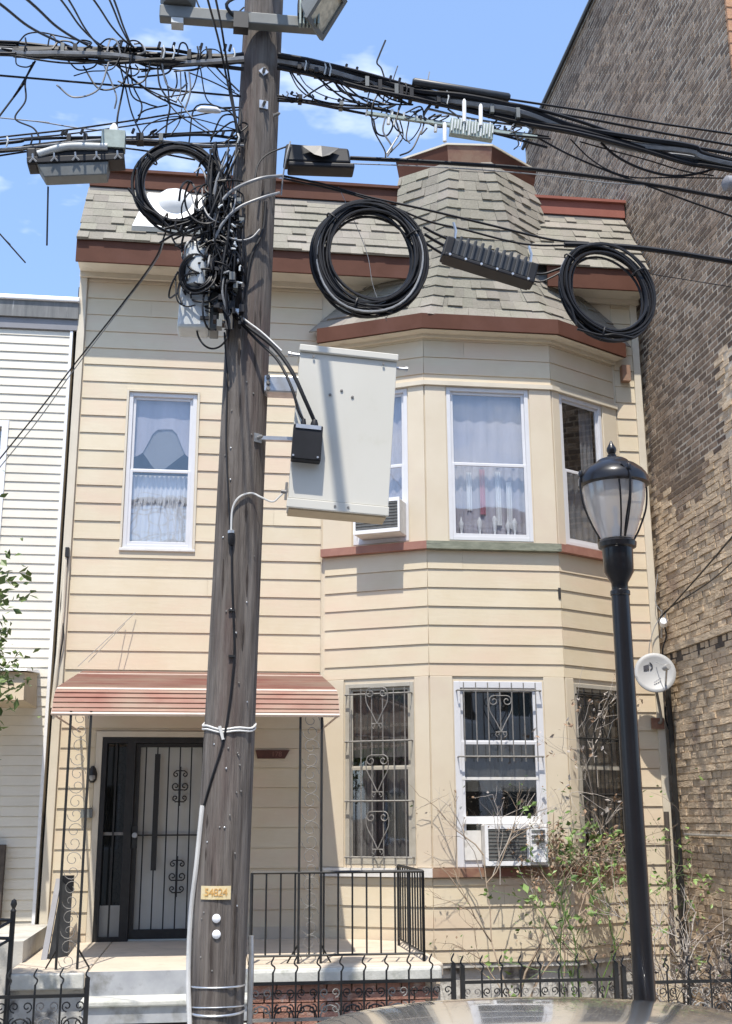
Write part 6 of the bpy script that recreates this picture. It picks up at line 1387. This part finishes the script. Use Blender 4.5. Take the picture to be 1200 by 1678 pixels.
# ------------------------------------------------------------------ parked car
car = thing('parked_car', 'silver car parked at the kerb, only its glossy roof showing at the bottom', 'car', (1.5, 5.62, 0))
st = [(-.95, .62, .50, .80), (-.85, .78, .62, .72), (-.45, .92, .78, .9), (.0, .97, .80, 1.0), (.08, 1.05, .76, 1.0), (.32, 1.35, .70, 1.0), (.58, 1.48, .66, 1.0), (.95, 1.535, .645, 1.0), (1.4, 1.555, .64, 1.0), (1.9, 1.545, .64, 1.0), (2.4, 1.50, .645, 1.0), (2.8, 1.43, .66, 1.0), (3.1, 1.25, .70, 1.0), (3.35, 1.08, .74, .95), (3.55, .98, .74, .9), (3.66, .6, .68, .78)]
cy0 = 5.62; n = 17; vs = []
for x_, zt, hw, sc2 in st:
    bw = .88 * (sc2 * .5 + .5)
    belt = min(.92, zt - .02); low = .22
    half = [(bw * .86, low), (bw, low + .16), (bw * 1.01, .62 if belt > .66 else belt - .05), (bw * .98, belt), (hw + (bw - hw) * .42 if zt > 1.0 else hw, belt + (zt - belt) * .55), (hw * .98, belt + (zt - belt) * .88), (hw * .80, belt + (zt - belt) * .965), (hw * .42, zt - .004)]
    ring_ = [(-y_, z_) for y_, z_ in half] + [(0, zt)] + [(y_, z_) for y_, z_ in reversed(half)]
    for y_, z_ in ring_: vs.append(V((x_, cy0 + y_, z_)))
m = MB(); m.add(vs, [(i * n + k_, i * n + k_ + 1, (i + 1) * n + k_ + 1, (i + 1) * n + k_) for i in range(len(st) - 1) for k_ in range(n - 1)] + [tuple(range(n)), tuple((len(st) - 1) * n + k_ for k_ in range(n))[::-1]])
m.smooth = True; body = m.build('body', 'car_paint', car); sb = body.modifiers.new('smooth', 'SUBSURF'); sb.levels = 2; sb.render_levels = 2
for sg in (-1, 1):
    for x0, x1 in ((.62, 1.38), (1.46, 2.3)):
        MB().hexa([(x0 - .12, cy0 + sg * .845, .97), (x1, cy0 + sg * .845, .97), (x1, cy0 + sg * .83, .97), (x0 - .12, cy0 + sg * .83, .97), (x0 + .2, cy0 + sg * .715, 1.38), (x1 - .05, cy0 + sg * .715, 1.38), (x1 - .05, cy0 + sg * .69, 1.38), (x0 + .2, cy0 + sg * .69, 1.38)]).build('side_window', 'car_glass', car)
    for x_ in (.1, 2.75):
        w_ = MB().lathe((x_, cy0 + sg * .76, .31), [(.22, 0), (.30, .0), (.31, .03), (.31, .16), (.30, .19), (.22, .19)], 26, V((0, sg, 0))).build('wheel', 'rubber', car)
        MB().lathe((x_, cy0 + sg * .76 + sg * .17, .31), [(.21, 0), (.20, .02), (.05, .01), (.04, .03)], 18, V((0, sg, 0))).build('rim', 'galvanised', w_)
    MB().box(-.97, -.82, cy0 + sg * .55 - .14, cy0 + sg * .55 + .14, .55, .66).build('headlight', 'white_trim', car)
    MB().box(3.55, 3.70, cy0 + sg * .6 - .12, cy0 + sg * .6 + .12, .70, .84).build('tail_light', 'red_fascia', car)
    MB().box(1.1, 1.26, cy0 + sg * .885 - .01, cy0 + sg * .885 + .015, .82, .85).build('door_handle', 'car_paint', car)
